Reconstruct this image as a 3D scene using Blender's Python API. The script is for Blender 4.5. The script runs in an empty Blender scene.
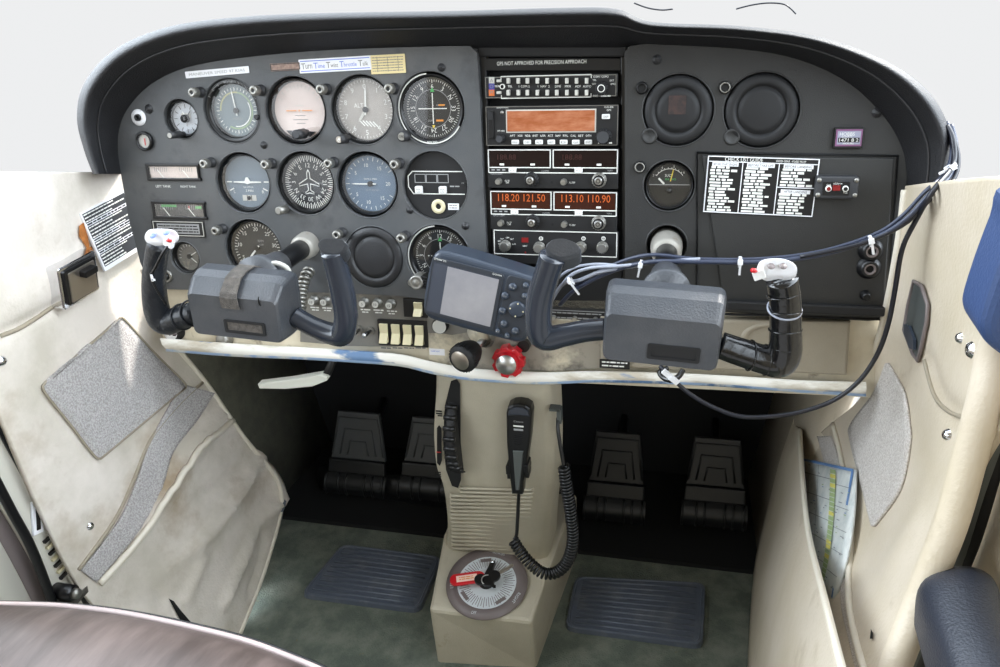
import bpy, bmesh, math, random
from mathutils import Vector, Matrix
from mathutils.bvhtree import BVHTree
from mathutils.geometry import tessellate_polygon
random.seed(7)
PI = math.pi
V = Vector
COL = bpy.context.scene.collection
R = math.radians

# ------------------------------------------------------------------ camera
FPX = 790.0
TILT = Matrix.Rotation(R(-9), 4, 'X')          # the panel leans away at its top
def _cam():
    ya, pi_, ro = R(14), R(18), R(-1.31)
    F = V((-math.sin(ya)*math.cos(pi_), math.cos(ya)*math.cos(pi_), -math.sin(pi_)))
    Rr = V((math.cos(ya), math.sin(ya), 0)); U = Rr.cross(F)
    R2 = Rr*math.cos(ro)+U*math.sin(ro); U2 = -Rr*math.sin(ro)+U*math.cos(ro)
    T = TILT.to_3x3()
    return T @ V((.584, -.945, .037)), T @ F, T @ R2, T @ U2
CP, CF, CR, CU = _cam()
def ray(px, py): return (CF*FPX + CR*(px-500) - CU*(py-333.5)).normalized()
def W(px, py, axis, val):                       # a real point on a world plane
    d = ray(px, py); return CP + d*((val-CP[axis])/d[axis])
PN = TILT.to_3x3() @ V((0, 1, 0)); TI = TILT.inverted()
def P(px, py, d=0.0):                           # a point in panel coordinates, d in front of the panel
    r = ray(px, py); o = TILT @ V((0, -d, 0))
    return TI @ (CP + r*((o-CP).dot(PN)/r.dot(PN)))
def at_panel(px, py, d=0.0, rot=0.0):
    return TILT @ Matrix.Translation(P(px, py, d)) @ Matrix.Rotation(rot, 4, 'Y')
def PX(p):
    d = V(p)-CP; return (500+FPX*d.dot(CR)/d.dot(CF), 333.5-FPX*d.dot(CU)/d.dot(CF))

# ------------------------------------------------------------------ materials
def lin(c):
    return tuple((x/12.92 if x <= .04045 else ((x+.055)/1.055)**2.4) for x in [k/255 for k in c])
MATS = {}
def mat(name, col, rough=.5, metal=0.0, col2=None, nscale=20, bump=0, bscale=200, spec=.5, mix=(.4, .65),
        emit=None, estr=0, dirt=None, dscale=6, dmix=(.5, .7), coat=0, stretch=None):
    m = bpy.data.materials.new(name); m.use_nodes = True; MATS[name] = m
    nt = m.node_tree; b = nt.nodes['Principled BSDF']; N = nt.nodes.new; L = nt.links.new
    b.inputs['Base Color'].default_value = (*lin(col), 1); b.inputs['Roughness'].default_value = rough
    b.inputs['Metallic'].default_value = metal; b.inputs['Specular IOR Level'].default_value = spec
    b.inputs['Coat Weight'].default_value = coat
    tc = N('ShaderNodeTexCoord'); src = tc.outputs['Object']
    if stretch:
        mp = N('ShaderNodeMapping'); mp.inputs['Scale'].default_value = stretch; L(src, mp.inputs[0]); src = mp.outputs[0]
    cur = None
    def layer(prev, c, sc, rg):
        n = N('ShaderNodeTexNoise'); n.inputs['Scale'].default_value = sc; n.inputs['Detail'].default_value = 6
        n.inputs['Roughness'].default_value = .62; L(src, n.inputs['Vector'])
        r = N('ShaderNodeMapRange'); r.inputs[1].default_value = rg[0]; r.inputs[2].default_value = rg[1]; L(n.outputs[0], r.inputs[0])
        mx = N('ShaderNodeMix'); mx.data_type = 'RGBA'; L(r.outputs[0], mx.inputs[0])
        if prev: L(prev, mx.inputs[6])
        else: mx.inputs[6].default_value = (*lin(col), 1)
        mx.inputs[7].default_value = (*lin(c), 1); return mx.outputs[2]
    if col2: cur = layer(cur, col2, nscale, mix)
    if dirt: cur = layer(cur, dirt, dscale, dmix)
    if cur: L(cur, b.inputs['Base Color'])
    if bump:
        n = N('ShaderNodeTexNoise'); n.inputs['Scale'].default_value = bscale; n.inputs['Detail'].default_value = 3; L(src, n.inputs['Vector'])
        bp = N('ShaderNodeBump'); bp.inputs['Strength'].default_value = bump; bp.inputs['Distance'].default_value = .002
        L(n.outputs[0], bp.inputs['Height']); L(bp.outputs[0], b.inputs['Normal'])
    if emit: b.inputs['Emission Color'].default_value = (*lin(emit), 1); b.inputs['Emission Strength'].default_value = estr
    return m
mat('black_plastic', (36, 36, 38), .42, bump=.25, bscale=900, col2=(44, 44, 46), nscale=9)
mat('panel_plastic_lit', (72, 74, 76), .46, bump=.25, bscale=1200, col2=(84, 84, 84), nscale=7, dirt=(60, 60, 62), dscale=25, dmix=(.55, .75))  # black plastic lightened: window light and haze put into the colour
mat('panel_plastic_shaded', (38, 38, 38), .46, bump=.2, bscale=1200, col2=(45, 45, 44), nscale=7)  # same black plastic, its darker tone standing for the side in shade
mat('padding', (22, 22, 25), .5, bump=.55, bscale=700)
mat('gauge_black', (11, 11, 13), .35)
mat('deep_black', (8, 8, 9), .7)
mat('footwell_shade', (14, 15, 17), .8)  # shade below the pedals, put into a dark colour
mat('matt_black', (19, 19, 21), .6)
mat('radio_face', (17, 17, 19), .5)
mat('radio_strip', (52, 53, 56), .5)
mat('mark_white', (228, 228, 222), .5)
mat('mark_grey', (150, 150, 150), .5)
mat('dull_white', (190, 188, 180), .5)
mat('label_white', (232, 232, 235), .45)
mat('button_white', (222, 222, 220), .4)
mat('yoke_plastic', (58, 61, 66), .38, bump=.3, bscale=520, col2=(72, 73, 76), nscale=14, coat=.1)
mat('yoke_gloss', (38, 43, 52), .24, coat=.3)
mat('tape', (12, 12, 14), .2, bump=.5, bscale=90, coat=.4)
mat('tape_edge', (120, 125, 130), .4)
mat('leather_grip', (30, 33, 38), .38, bump=.9, bscale=110)
mat('velcro', (74, 70, 66), .95, bump=.8, bscale=900, col2=(96, 90, 84), nscale=120)
mat('metal', (190, 190, 188), .3, metal=1)
mat('dull_metal', (150, 148, 142), .45, metal=.9)
mat('collar_metal', (158, 154, 146), .5, metal=.35, col2=(130, 110, 90), nscale=40, mix=(.6, .8))
mat('chrome', (225, 225, 228), .12, metal=1)
mat('worn_beige', (214, 204, 182), .5, col2=(188, 176, 152), nscale=10, dirt=(120, 104, 84), dscale=28, dmix=(.62, .74), bump=.15, bscale=200)
mat('lip_paint', (228, 224, 214), .42, col2=(186, 176, 158), nscale=18, mix=(.5, .62), dirt=(96, 124, 158), dscale=9, dmix=(.56, .6), stretch=(.45, 1, 1.6))
mat('sub_grey', (122, 118, 110), .5, col2=(104, 101, 96), nscale=18, dirt=(160, 152, 136), dscale=40, dmix=(.6, .7))
mat('worn_plate', (150, 143, 130), .42, metal=.15, col2=(98, 92, 84), nscale=30, mix=(.5, .66), dirt=(205, 195, 172), dscale=12, dmix=(.5, .62))
mat('glovebox_beige', (150, 141, 124), .55, bump=.3, bscale=500, col2=(140, 131, 114), nscale=9)
mat('pedestal_beige', (182, 174, 155), .5, bump=.3, bscale=600, col2=(170, 162, 143), nscale=8, dirt=(140, 122, 96), dscale=20, dmix=(.66, .8))
mat('leather', (222, 213, 203), .46, bump=.3, bscale=260, col2=(196, 188, 174), nscale=8, dirt=(150, 128, 98), dscale=6, dmix=(.53, .76))
mat('leather_right', (202, 190, 172), .45, bump=.3, bscale=260, col2=(190, 177, 154), nscale=6, dirt=(150, 134, 106), dscale=9, dmix=(.6, .8))
mat('leather_seam', (150, 140, 122), .5)
mat('leather_clean', (218, 210, 194), .45, bump=.2, bscale=300)
mat('patch_left', (158, 153, 150), .95, bump=1, bscale=420, col2=(196, 192, 190), nscale=420, mix=(.4, .6))
mat('patch_right', (176, 168, 160), .95, bump=1, bscale=480, col2=(206, 200, 194), nscale=460, mix=(.4, .6))
mat('footwell_wall', (98, 97, 84), .9, col2=(84, 84, 74), nscale=30, bump=.4, bscale=400)
mat('carpet', (122, 126, 114), .98, col2=(90, 98, 88), nscale=22, mix=(.35, .6), bump=1, bscale=380, dirt=(112, 106, 84), dscale=90, dmix=(.66, .74))
mat('heel_plate', (92, 99, 112), .35, metal=.1, col2=(118, 122, 128), nscale=26, mix=(.5, .75), bump=.2, bscale=60)
mat('pedal_grey', (72, 74, 76), .45)
mat('pedal_black_shaded', (24, 25, 27), .4)  # black plastic darkened further to carry the footwell shade
mat('trim_plate', (112, 102, 100), .4)
mat('disc_white', (205, 210, 212), .35)
mat('red_plastic', (196, 26, 34), .3, coat=.3)
mat('red_knob', (190, 20, 34), .35, coat=.2)
mat('tag_paper', (240, 205, 190), .6)
mat('ivory', (214, 204, 168), .4)
mat('patch_brown', (58, 40, 36), .6, col2=(30, 26, 26), nscale=160)
mat('orange_screen', (150, 84, 50), .15, col2=(180, 118, 88), nscale=30, stretch=(1, 1, 3))
mat('amber_digits', (170, 78, 30), .4, emit=(255, 110, 25), estr=.16)
mat('amber_dim', (52, 20, 14), .4)
mat('dark_screen', (22, 10, 10), .12)
mat('red_led', (120, 18, 18), .35)
mat('label_orange', (208, 110, 50), .5); mat('label_blue', (62, 62, 140), .5)
mat('lit_window', (52, 20, 8), .2); mat('blue_chip', (150, 174, 206), .4, col2=(206, 206, 200), nscale=22, mix=(.5, .6), dirt=(90, 120, 160), dscale=14, dmix=(.56, .62)); mat('asi_arc', (140, 160, 120), .5); mat('asi_arc2', (176, 172, 120), .5)
mat('green_mark', (70, 170, 90), .5); mat('yellow_mark', (225, 200, 70), .5); mat('red_mark', (200, 40, 40), .5)
mat('blue_text', (110, 130, 210), .5); mat('grey_text', (120, 118, 116), .5); mat('orange_mark', (220, 140, 50), .5)
mat('brown_tag', (128, 104, 92), .5, col2=(158, 132, 118), nscale=300)
mat('cream_tag', (222, 204, 152), .5)
mat('pale_reflection_dial', (206, 188, 180), .5, col2=(222, 206, 198), nscale=14)  # pinkish reflection on the attitude glass, put into the face colour
mat('grey_reflection_dial', (172, 164, 156), .5, col2=(150, 143, 136), nscale=18)  # reflection on the altimeter glass, put into the face colour
mat('blue_dial', (96, 116, 136), .45, col2=(84, 104, 124), nscale=10)
mat('slate_dial', (110, 122, 132), .45)
mat('asi_dial', (104, 116, 120), .45)
mat('clock_dial', (186, 190, 196), .45)
mat('dark_dial', (28, 30, 32), .5)
mat('pale_plate', (196, 180, 172), .5, col2=(216, 200, 192), nscale=40)
mat('hobbs_purple', (130, 82, 120), .4); mat('hobbs_face', (150, 152, 170), .4)
mat('gps_shell', (50, 58, 70), .34, coat=.15); mat('gps_bezel', (46, 50, 57), .4)
mat('gps_screen', (140, 138, 142), .22, col2=(156, 153, 155), nscale=14); mat('gps_screen_edge', (66, 70, 80), .25)
mat('cable_blue', (50, 56, 74), .35); mat('cable_black', (22, 23, 32), .35); mat('cable_grey', (150, 154, 166), .4)
mat('zip_tie', (230, 230, 232), .4)
mat('seat_leather', (58, 50, 48), .42, bump=.5, bscale=30, col2=(88, 78, 76), nscale=14, stretch=(1.6, .3, 1))
mat('seat_piping', (176, 160, 158), .4)
mat('navy_vinyl', (50, 70, 110), .5, bump=.3, bscale=400)
mat('armrest_black', (40, 44, 54), .42, bump=.4, bscale=500)
mat('sill_metal', (150, 146, 138), .35, metal=.7, col2=(80, 74, 68), nscale=30)
mat('map_paper', (206, 208, 204), .4, col2=(184, 190, 188), nscale=60)
mat('map_green', (150, 168, 120), .6); mat('map_blue', (96, 128, 172), .6); mat('map_yellow', (206, 196, 96), .6); mat('map_line', (120, 124, 126), .6)
mat('white_lever', (226, 226, 214), .4)
mat('vent_grey', (88, 92, 90), .5, metal=.3)
mat('rust', (150, 90, 40), .8, col2=(190, 120, 60), nscale=80)
mat('door_paint', (196, 192, 180), .4)
mat('sticker_black', (40, 42, 46), .5)
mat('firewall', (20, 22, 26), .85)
mat('key_metal', (168, 160, 150), .3, metal=.9)
g = bpy.data.materials.new('clear_glass'); g.use_nodes = True; MATS['glass'] = g
nt = g.node_tree; nt.nodes.clear()
o_ = nt.nodes.new('ShaderNodeOutputMaterial'); t_ = nt.nodes.new('ShaderNodeBsdfTransparent'); gl = nt.nodes.new('ShaderNodeBsdfGlossy'); mx = nt.nodes.new('ShaderNodeMixShader')
gl.inputs['Roughness'].default_value = .04; mx.inputs[0].default_value = .1
nt.links.new(t_.outputs[0], mx.inputs[1]); nt.links.new(gl.outputs[0], mx.inputs[2]); nt.links.new(mx.outputs[0], o_.inputs[0])

# ------------------------------------------------------------------ mesh building
class MB:
    def __init__(s): s.v = []; s.f = []; s.mi = []; s.sm = []; s.mats = []
    def m(s, name):
        if name not in s.mats: s.mats.append(name)
        return s.mats.index(name)
    def add(s, vs, fs, mat_, smooth=False, M=None):
        b = len(s.v); i = s.m(mat_)
        for p in vs: s.v.append(tuple(M @ V(p)) if M is not None else tuple(p))
        for f in fs: s.f.append([b+k for k in f]); s.mi.append(i); s.sm.append(smooth)
        return s
    def box(s, c, sz, mat_, rot=None, M=None):
        hx, hy, hz = sz[0]/2, sz[1]/2, sz[2]/2
        vs = [V((x*hx, y*hy, z*hz)) for x in (-1, 1) for y in (-1, 1) for z in (-1, 1)]
        if rot is not None: vs = [rot @ v for v in vs]
        vs = [v+V(c) for v in vs]
        return s.add(vs, [(0,1,3,2),(4,6,7,5),(0,4,5,1),(2,3,7,6),(0,2,6,4),(1,5,7,3)], mat_, False, M)
    def slab(s, out, y0, y1, mat_, ch=0.0, M=None, steps=2, side_mat=None):
        # outline [(x,z)] extruded from y0 (front, facing the pilot) to y1 (back), rounded front edge
        n = len(out); A = sum(out[i][0]*out[(i+1) % n][1]-out[(i+1) % n][0]*out[i][1] for i in range(n))
        if A < 0: out = out[::-1]
        def inset(d):
            r = []
            for i in range(n):
                a, b, c = V(out[i-1]), V(out[i]), V(out[(i+1) % n])
                e1 = (b-a); e2 = (c-b)
                if e1.length < 1e-9: e1 = e2
                if e2.length < 1e-9: e2 = e1
                n1 = V((-e1.y, e1.x)).normalized(); n2 = V((-e2.y, e2.x)).normalized()
                nn = (n1+n2); nn = nn.normalized() if nn.length > 1e-6 else n1
                r.append(b+nn*(d/max(.5, nn.dot(n1))))
            return r
        rings = []
        if ch > 0:
            for k in range(steps+1):
                t = k/steps*PI/2; rings.append((inset(ch*(1-math.sin(t))), y0+ch*(1-math.cos(t))))
        else: rings.append(([V(p) for p in out], y0))
        rings.append(([V(p) for p in out], y1))
        vs = []; fs = []
        for rg, y in rings: vs += [(p.x, y, p.y) for p in rg]
        for k in range(len(rings)-1):
            for i in range(n):
                j = (i+1) % n; fs.append((k*n+i, k*n+j, (k+1)*n+j, (k+1)*n+i))
        s.add(vs, fs, side_mat or mat_, ch > 0 and False, M)
        f0 = [(p.x, rings[0][1], p.y) for p in rings[0][0]]
        s.add(f0, [tuple(range(n))], mat_, False, M)
        f1 = [(p.x, y1, p.y) for p in rings[-1][0]]
        s.add(f1, [tuple(range(n))[::-1]], side_mat or mat_, False, M)
        return s
    def lathe(s, prof, mat_, n=32, M=None, smooth=True, a0=0, a1=2*PI):
        full = abs(a1-a0-2*PI) < 1e-6; k = n if full else n+1; vs = []; fs = []
        for r, y in prof:
            for i in range(k):
                a = a0+(a1-a0)*i/n; vs.append((r*math.cos(a), y, r*math.sin(a)))
        for j in range(len(prof)-1):
            for i in range(n):
                a = j*k+i; b = j*k+(i+1) % k if full else j*k+i+1
                fs.append((a, b, b+k, a+k))
        return s.add(vs, fs, mat_, smooth, M)
    def disc(s, r, y, mat_, n=32, M=None, c=(0, 0)):
        return s.add([(c[0]+r*math.cos(2*PI*i/n), y, c[1]+r*math.sin(2*PI*i/n)) for i in range(n)], [tuple(range(n))], mat_, False, M)
    def cyl(s, r, y0, y1, mat_, n=24, M=None, r1=None, cap=None):
        r1 = r1 or r; s.lathe([(r, y0), (r1, y1)], mat_, n, M); s.disc(r, y0, cap or mat_, n, M); s.disc(r1, y1, mat_, n, M); return s
    def tube(s, pts, r, mat_, n=8, closed=False, M=None, flat=None, caps=True):
        pts = [V(p) for p in pts]; k = len(pts)
        rs = r if isinstance(r, (list, tuple)) else [r]*k
        def tan(i):
            if closed: return (pts[(i+1) % k]-pts[i-1]).normalized()
            return (pts[min(i+1, k-1)]-pts[max(i-1, 0)]).normalized()
        t = tan(0); up = V((0, 0, 1)) if abs(t.z) < .9 else V((0, 1, 0))
        nn = (up-t*up.dot(t)).normalized(); vs = []
        for i in range(k):
            t = tan(i); nn = (nn-t*nn.dot(t)).normalized(); bb = t.cross(nn)
            for j in range(n):
                a = 2*PI*j/n; ca, sa = math.cos(a), math.sin(a)
                if flat: sa *= flat
                vs.append(pts[i]+(nn*ca+bb*sa)*rs[i])
        fs = []
        for i in range(k if closed else k-1):
            for j in range(n):
                a = i*n+j; b = i*n+(j+1) % n; c = ((i+1) % k)*n+(j+1) % n; d = ((i+1) % k)*n+j; fs.append((a, b, c, d))
        if caps and not closed: fs.append(tuple(range(n))[::-1]); fs.append(tuple((k-1)*n+j for j in range(n)))
        return s.add(vs, fs, mat_, True, M)
    def grid(s, rows, mat_, M=None, smooth=True, closed=False):
        nr, nc = len(rows), len(rows[0]); vs = [p for r_ in rows for p in r_]; fs = []
        for i in range(nr-1):
            for j in range(nc if closed else nc-1):
                j2 = (j+1) % nc; fs.append((i*nc+j, i*nc+j2, (i+1)*nc+j2, (i+1)*nc+j))
        return s.add(vs, fs, mat_, smooth, M)
    def text(s, txt, c, mat_, h=None, w=None, y=0.0, rot=0.0, thick=.0002, M=None, align='CENTER'):
        vs, fs, (x0, x1, z0, z1) = glyphs(txt)
        tw, th = max(x1-x0, 1e-6), max(z1-z0, 1e-6)
        sc = (h/th) if h else (w/tw); sx = (w/tw) if w else sc
        cx = {'CENTER': (x0+x1)/2, 'LEFT': x0, 'RIGHT': x1}[align]; cz = (z0+z1)/2
        ca, sa = math.cos(rot), math.sin(rot); out = []
        for x, z in vs:
            X, Z = (x-cx)*sx, (z-cz)*sc; out.append((c[0]+X*ca+Z*sa, y-thick, c[1]-X*sa+Z*ca))
        return s.add(out, fs, mat_, False, M)
    def rect(s, cx, cz, w, h, y, mat_, M=None, rot=0.0, t=.0003):
        ca, sa = math.cos(rot), math.sin(rot)
        o = [(cx+a*ca+b*sa, cz-a*sa+b*ca) for a, b in ((-w/2, -h/2), (w/2, -h/2), (w/2, h/2), (-w/2, h/2))]
        return s.slab(o, y-t, y, mat_, 0, M)
    def frame(s, cx, cz, w, h, y, t, mat_, M=None):
        for a, b, c, d in ((0, h/2, w+t, t), (0, -h/2, w+t, t), (-w/2, 0, t, h), (w/2, 0, t, h)): s.rect(cx+a, cz+b, c, d, y, mat_, M)
        return s
    def mesh(s, name):
        me = bpy.data.meshes.new(name); me.from_pydata([tuple(v) for v in s.v], [], s.f); me.validate()
        for n_ in s.mats: me.materials.append(MATS[n_])
        if len(me.polygons) == len(s.f):
            me.polygons.foreach_set('material_index', s.mi); me.polygons.foreach_set('use_smooth', s.sm)
        bm = bmesh.new(); bm.from_mesh(me); bmesh.ops.recalc_face_normals(bm, faces=bm.faces); bm.to_mesh(me); bm.free()
        return me
_G = {}
def glyphs(txt):
    if txt in _G: return _G[txt]
    cu = bpy.data.curves.new('tmp_text', 'FONT'); cu.body = txt; cu.size = 1; cu.resolution_u = 2
    ob = bpy.data.objects.new('tmp_text', cu); COL.objects.link(ob); bpy.context.view_layer.update()
    me = bpy.data.meshes.new_from_object(ob.evaluated_get(bpy.context.evaluated_depsgraph_get()))
    vs = [(v.co.x, v.co.y) for v in me.vertices]; fs = [tuple(p.vertices) for p in me.polygons]
    bpy.data.objects.remove(ob); bpy.data.curves.remove(cu); bpy.data.meshes.remove(me)
    xs = [v[0] for v in vs] or [0]; zs = [v[1] for v in vs] or [0]
    _G[txt] = (vs, fs, (min(xs), max(xs), min(zs), max(zs))); return _G[txt]
def props(o, label=None, cat=None, group=None, kind=None):
    if label: o['label'] = label
    if cat: o['category'] = cat
    if group: o['group'] = group
    if kind: o['kind'] = kind
    return o
def thing(name, label, cat, M=Matrix(), group=None):
    o = bpy.data.objects.new(name, None); COL.objects.link(o); o.empty_display_size = .02; o.matrix_world = M
    return props(o, label, cat, group)
def facing(o):                                   # -1 when the open sheet's normals look into the cabin, else 1
    a = 0
    for p in o.data.polygons: a += p.normal.dot(CP-p.center)*p.area
    return -1 if a > 0 else 1
def obj(name, mb, parent=None, label=None, M=None, mods=None):
    o = bpy.data.objects.new(name, mb.mesh(name)); COL.objects.link(o)
    if parent is not None: o.parent = parent
    if M is not None: o.matrix_local = M
    if label: o['label'] = label
    if mods:
        for k in mods:
            if k[0] == 'sub': md = o.modifiers.new('s', 'SUBSURF'); md.levels = md.render_levels = k[1]
            if k[0] == 'solid': md = o.modifiers.new('t', 'SOLIDIFY'); md.thickness = abs(k[1]); md.offset = facing(o) if k[2] == 'away' else k[2]
            if k[0] == 'bevel': md = o.modifiers.new('b', 'BEVEL'); md.width = k[1]; md.segments = 2; md.limit_method = 'ANGLE'
    return o
def solo(name, mb, label, cat, M=None, group=None, kind=None, mods=None):
    return props(obj(name, mb, None, None, M, mods), label, cat, group, kind)
def rrect(w, h, r, n=4, cx=0, cz=0):
    r = min(r, w/2, h/2); o = []
    for sx, sz, a in ((1, 1, 0), (-1, 1, 90), (-1, -1, 180), (1, -1, 270)):
        for k in range(n+1):
            t = R(a+90*k/n); o.append((cx+sx*(w/2-r)+r*math.cos(t), cz+sz*(h/2-r)+r*math.sin(t)))
    return o
def cr(pts, n=6, closed=False):                 # Catmull-Rom
    pts = [V(p) for p in pts]; k = len(pts); out = []
    for i in range(k if closed else k-1):
        g_ = (lambda q: pts[q % k]) if closed else (lambda q: pts[max(0, min(k-1, q))])
        p0, p1, p2, p3 = g_(i-1), g_(i), g_(i+1), g_(i+2)
        for j in range(n):
            t = j/n; out.append(.5*((2*p1)+(p2-p0)*t+(2*p0-5*p1+4*p2-p3)*t*t+(3*p1-p0-3*p2+p3)*t**3))
    if not closed: out.append(pts[-1].copy())
    return out
def surf(rows, nu=8, nv=8):
    fine = [cr(r_, nu) for r_ in rows]; cols = [cr([fine[i][j] for i in range(len(fine))], nv) for j in range(len(fine[0]))]
    return [[cols[j][i] for j in range(len(cols))] for i in range(len(cols[0]))]
def bvh(rows):
    nc = len(rows[0]); vs = [p for r_ in rows for p in r_]
    return BVHTree.FromPolygons([tuple(v) for v in vs], [(i*nc+j, i*nc+j+1, (i+1)*nc+j+1, (i+1)*nc+j) for i in range(len(rows)-1) for j in range(nc-1)])
def hit(tree, px, py, off=.002):
    d = ray(px, py); loc, nor, i, dist = tree.ray_cast(CP, d)
    if loc is None: return None
    if nor.dot(d) > 0: nor = -nor
    return loc+nor*off
def pix_poly(pts, d=0.0): return [(q.x, q.z) for q in (P(x, y, d) for x, y in pts)]
def words(mb, x0, x1, z, h, y, mat_, rnd, dens=.8, M=None):      # lettering too small to read: a row of word-long marks
    x = x0
    while x < x1-h:
        w = min(rnd.uniform(1.6, 5)*h, x1-x)
        mb.rect(x+w/2, z, w, h*rnd.uniform(.75, 1), y, mat_, M); x += w+h*.6
# ------------------------------------------------------------------ setting planes used by several builders
FLOOR_Z = -.86
# ------------------------------------------------------------------ glareshield
outer = [(93,174),(84,150),(77,118),(84,84),(114,50),(168,27),(240,17),(330,13),(450,11),(560,8),(616,9),(652,22),(740,26),(820,37),(890,63),(930,94),(949,128),(951,158),(944,189)]
inner = [(121,174),(118,152),(119,130),(128,108),(150,85),(185,68),(240,58),(330,50),(450,45),(560,44),(620,44),(645,44),(740,49),(800,60),(850,84),(885,118),(902,148),(906,168),(908,189)]
def ring(t, d): return [P(i[0]+(o[0]-i[0])*t, i[1]+(o[1]-i[1])*t, d) for i, o in zip(inner, outer)]
rows = surf([ring(-.12, .002), ring(0, .012), ring(.35, .034), ring(.66, .052), ring(.84, .06), ring(.96, .052), ring(1, .035), ring(.99, .0), ring(.9, -.05), ring(.6, -.12)], 6, 4)
mb = MB(); mb.grid(rows, 'padding')
for k in (0, -1):                                # close both ends of the roll
    e = [r_[k] for r_ in rows]; mb.add(e, [tuple(range(len(e)))], 'padding')
gs = solo('glareshield', mb, 'black padded glareshield hood arching over the whole instrument panel', 'glareshield', TILT)
mb = MB(); e = [P(i[0]+(o[0]-i[0])*.5, i[1]+(o[1]-i[1])*.5, .044) for i, o in zip(inner, outer)]
mb.tube(cr(e, 5), .0014, 'black_plastic', 6); obj('seam', mb, gs)
# thin wires lying out on the cowling past the windscreen
for pts, lab in (([(634, 3), (648, 8), (662, 10), (673, 9)], 'short thin dark wire curving above the hood, the left one of the two'),
                 ([(736, 9), (752, 5), (768, 3), (783, 4), (790, 8), (796, 14)], 'thin dark wire arching above the hood, the right one of the two')):
    mb = MB(); mb.tube(cr([P(x, y, -.35) for x, y in pts], 6), .0011, 'cable_black', 6); solo('wire', mb, lab, 'wire', TILT, 'wires past the windscreen')

# ------------------------------------------------------------------ left panel with gauge openings
PT = .012
GA = {  # name: (px, py, hole radius)
 'clock': (181, 119, .0255), 'asi': (231.5, 111, .0405), 'att': (295.5, 111, .042), 'alt': (362, 110, .042), 'vor': (430, 109, .0435),
 'turn': (243, 183, .040), 'dg': (305, 183.5, .041), 'vsi': (367, 185, .042), 'annun': (434.6, 186, .0425),
 'tach': (253, 250, .042), 'blank': (373.5, 257.5, .041), 'vor2': (438, 258, .043), 'amp': (185, 258, .023)}
def panel_with_holes(outline, holes, y0, y1, mat_, rim=.0016):
    mb = MB(); polys = [[V((x, z, 0)) for x, z in outline]]
    for cx, cz, r in holes:
        polys.append([V((cx+(r+rim)*math.cos(2*PI*i/40), cz+(r+rim)*math.sin(2*PI*i/40), 0)) for i in range(40)])
    tri = tessellate_polygon(polys); vs = [p for q in polys for p in q]
    mb.add([(p.x, y0, p.y) for p in vs], [tuple(t) for t in tri], mat_)
    n = len(outline)
    mb.add([(x, y0, z) for x, z in outline]+[(x, y1, z) for x, z in outline], [(i, (i+1) % n, n+(i+1) % n, n+i) for i in range(n)], mat_)
    for cx, cz, r in holes:
        mb.lathe([(r+rim, y0), (r+rim*.75, y0-.0006), (r+rim*.4, y0-.0008), (r, y0+.0006), (r, y0+.003), (r-.0004, y0+.02)], mat_, 40, Matrix.Translation((cx, 0, cz)))
        mb.disc(r, y0+.02, 'gauge_black', 40, Matrix.Translation((cx, 0, cz)))
    return mb
lp = [(121,174),(118,152),(119,130),(128,108),(150,85),(185,68),(240,58),(330,50),(450,46),(470,46),(477,53),(480,100),(484,200),(489,301),(430,300),(400,296),(340,293),(250,291),(152,289),(140,262),(128,215)]
lpo = pix_poly([(v.x, v.y) for v in cr([V((x, y, 0)) for x, y in lp[:9]], 4)]+lp[9:], PT)
holes = []
for k, (x, y, r) in GA.items():
    c = P(x, y, PT); GA[k] = (x, y, r-.0008); holes.append((c.x, c.z, r-.0008))
mb = panel_with_holes(lpo, holes, -PT, .012, 'panel_plastic_lit')
# a cut for the fuel gauge windows is a recessed frame
lpan = solo('instrument_panel', mb, 'black moulded plastic instrument panel, tinted grey for light haze, holding the round flight gauges, left', 'instrument panel', TILT)
def screw(x, y, r=.0035, d=PT, par=None, m='black_plastic'):
    c = P(x, y, d); s = MB(); s.lathe([(r*1.5, 0), (r*1.5, -.0006), (r, -.0008), (r*.9, -.002), (r*.5, -.003), (0.0001, -.0033)], m, 16)
    s.box((0, -.0032, 0), (r*1.2, .0006, r*.25), 'gauge_black')
    obj('screw', s, par or lpan, M=Matrix.Translation((c.x, -d, c.z)))
for x, y in ((264, 145), (441.5, 67.5), (465.5, 226), (410, 210)): screw(x, y, .0032)

def gframe(k, d=0): x, y, r = GA[k]; c = P(x, y, PT); return TILT @ Matrix.Translation((c.x, 0, c.z))
def bezel(t, Rr, rd, slope=.004):
    mb = MB(); mb.lathe([(Rr-.0008, .006), (Rr-.0008, -.005), (Rr-.003, -.0085), (rd+.0035, -.0085), (rd+.0005, -.0085+slope), (rd, .0005)], 'gauge_black', 40)
    obj('bezel', mb, t)
def glass(t, rd, y=-.0055):
    mb = MB(); mb.disc(rd+.0012, y, 'glass', 40); obj('glass', mb, t)
def ticks(mb, n, r0, r1, w, m, y=0, a0=0, a1=360, big=None, rb=None):
    for i in range(n):
        a = R(a0+(a1-a0)*i/n); rr = r0 if not (big and i % big == 0) else rb
        c = ((rr+r1)/2*math.sin(a), (rr+r1)/2*math.cos(a)); mb.rect(c[0], c[1], w*(1.5 if big and i % big == 0 else 1), abs(r1-rr), y, m, rot=a)
def needle(t, L, w, ang, m='mark_white', y=-.0015, tail=.25, name='pointer', hub=.0035):
    mb = MB(); a = R(ang)
    o = [(-w/2, -L*tail), (w/2, -L*tail), (w/2, L*.8), (0, L), (-w/2, L*.8)]
    o = [(x*math.cos(a)+z*math.sin(a), -x*math.sin(a)+z*math.cos(a)) for x, z in o]
    mb.slab(o, y-.0006, y, m); mb.cyl(hub, y-.0012, 0, 'gauge_black', 14); obj(name, mb, t)
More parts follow.
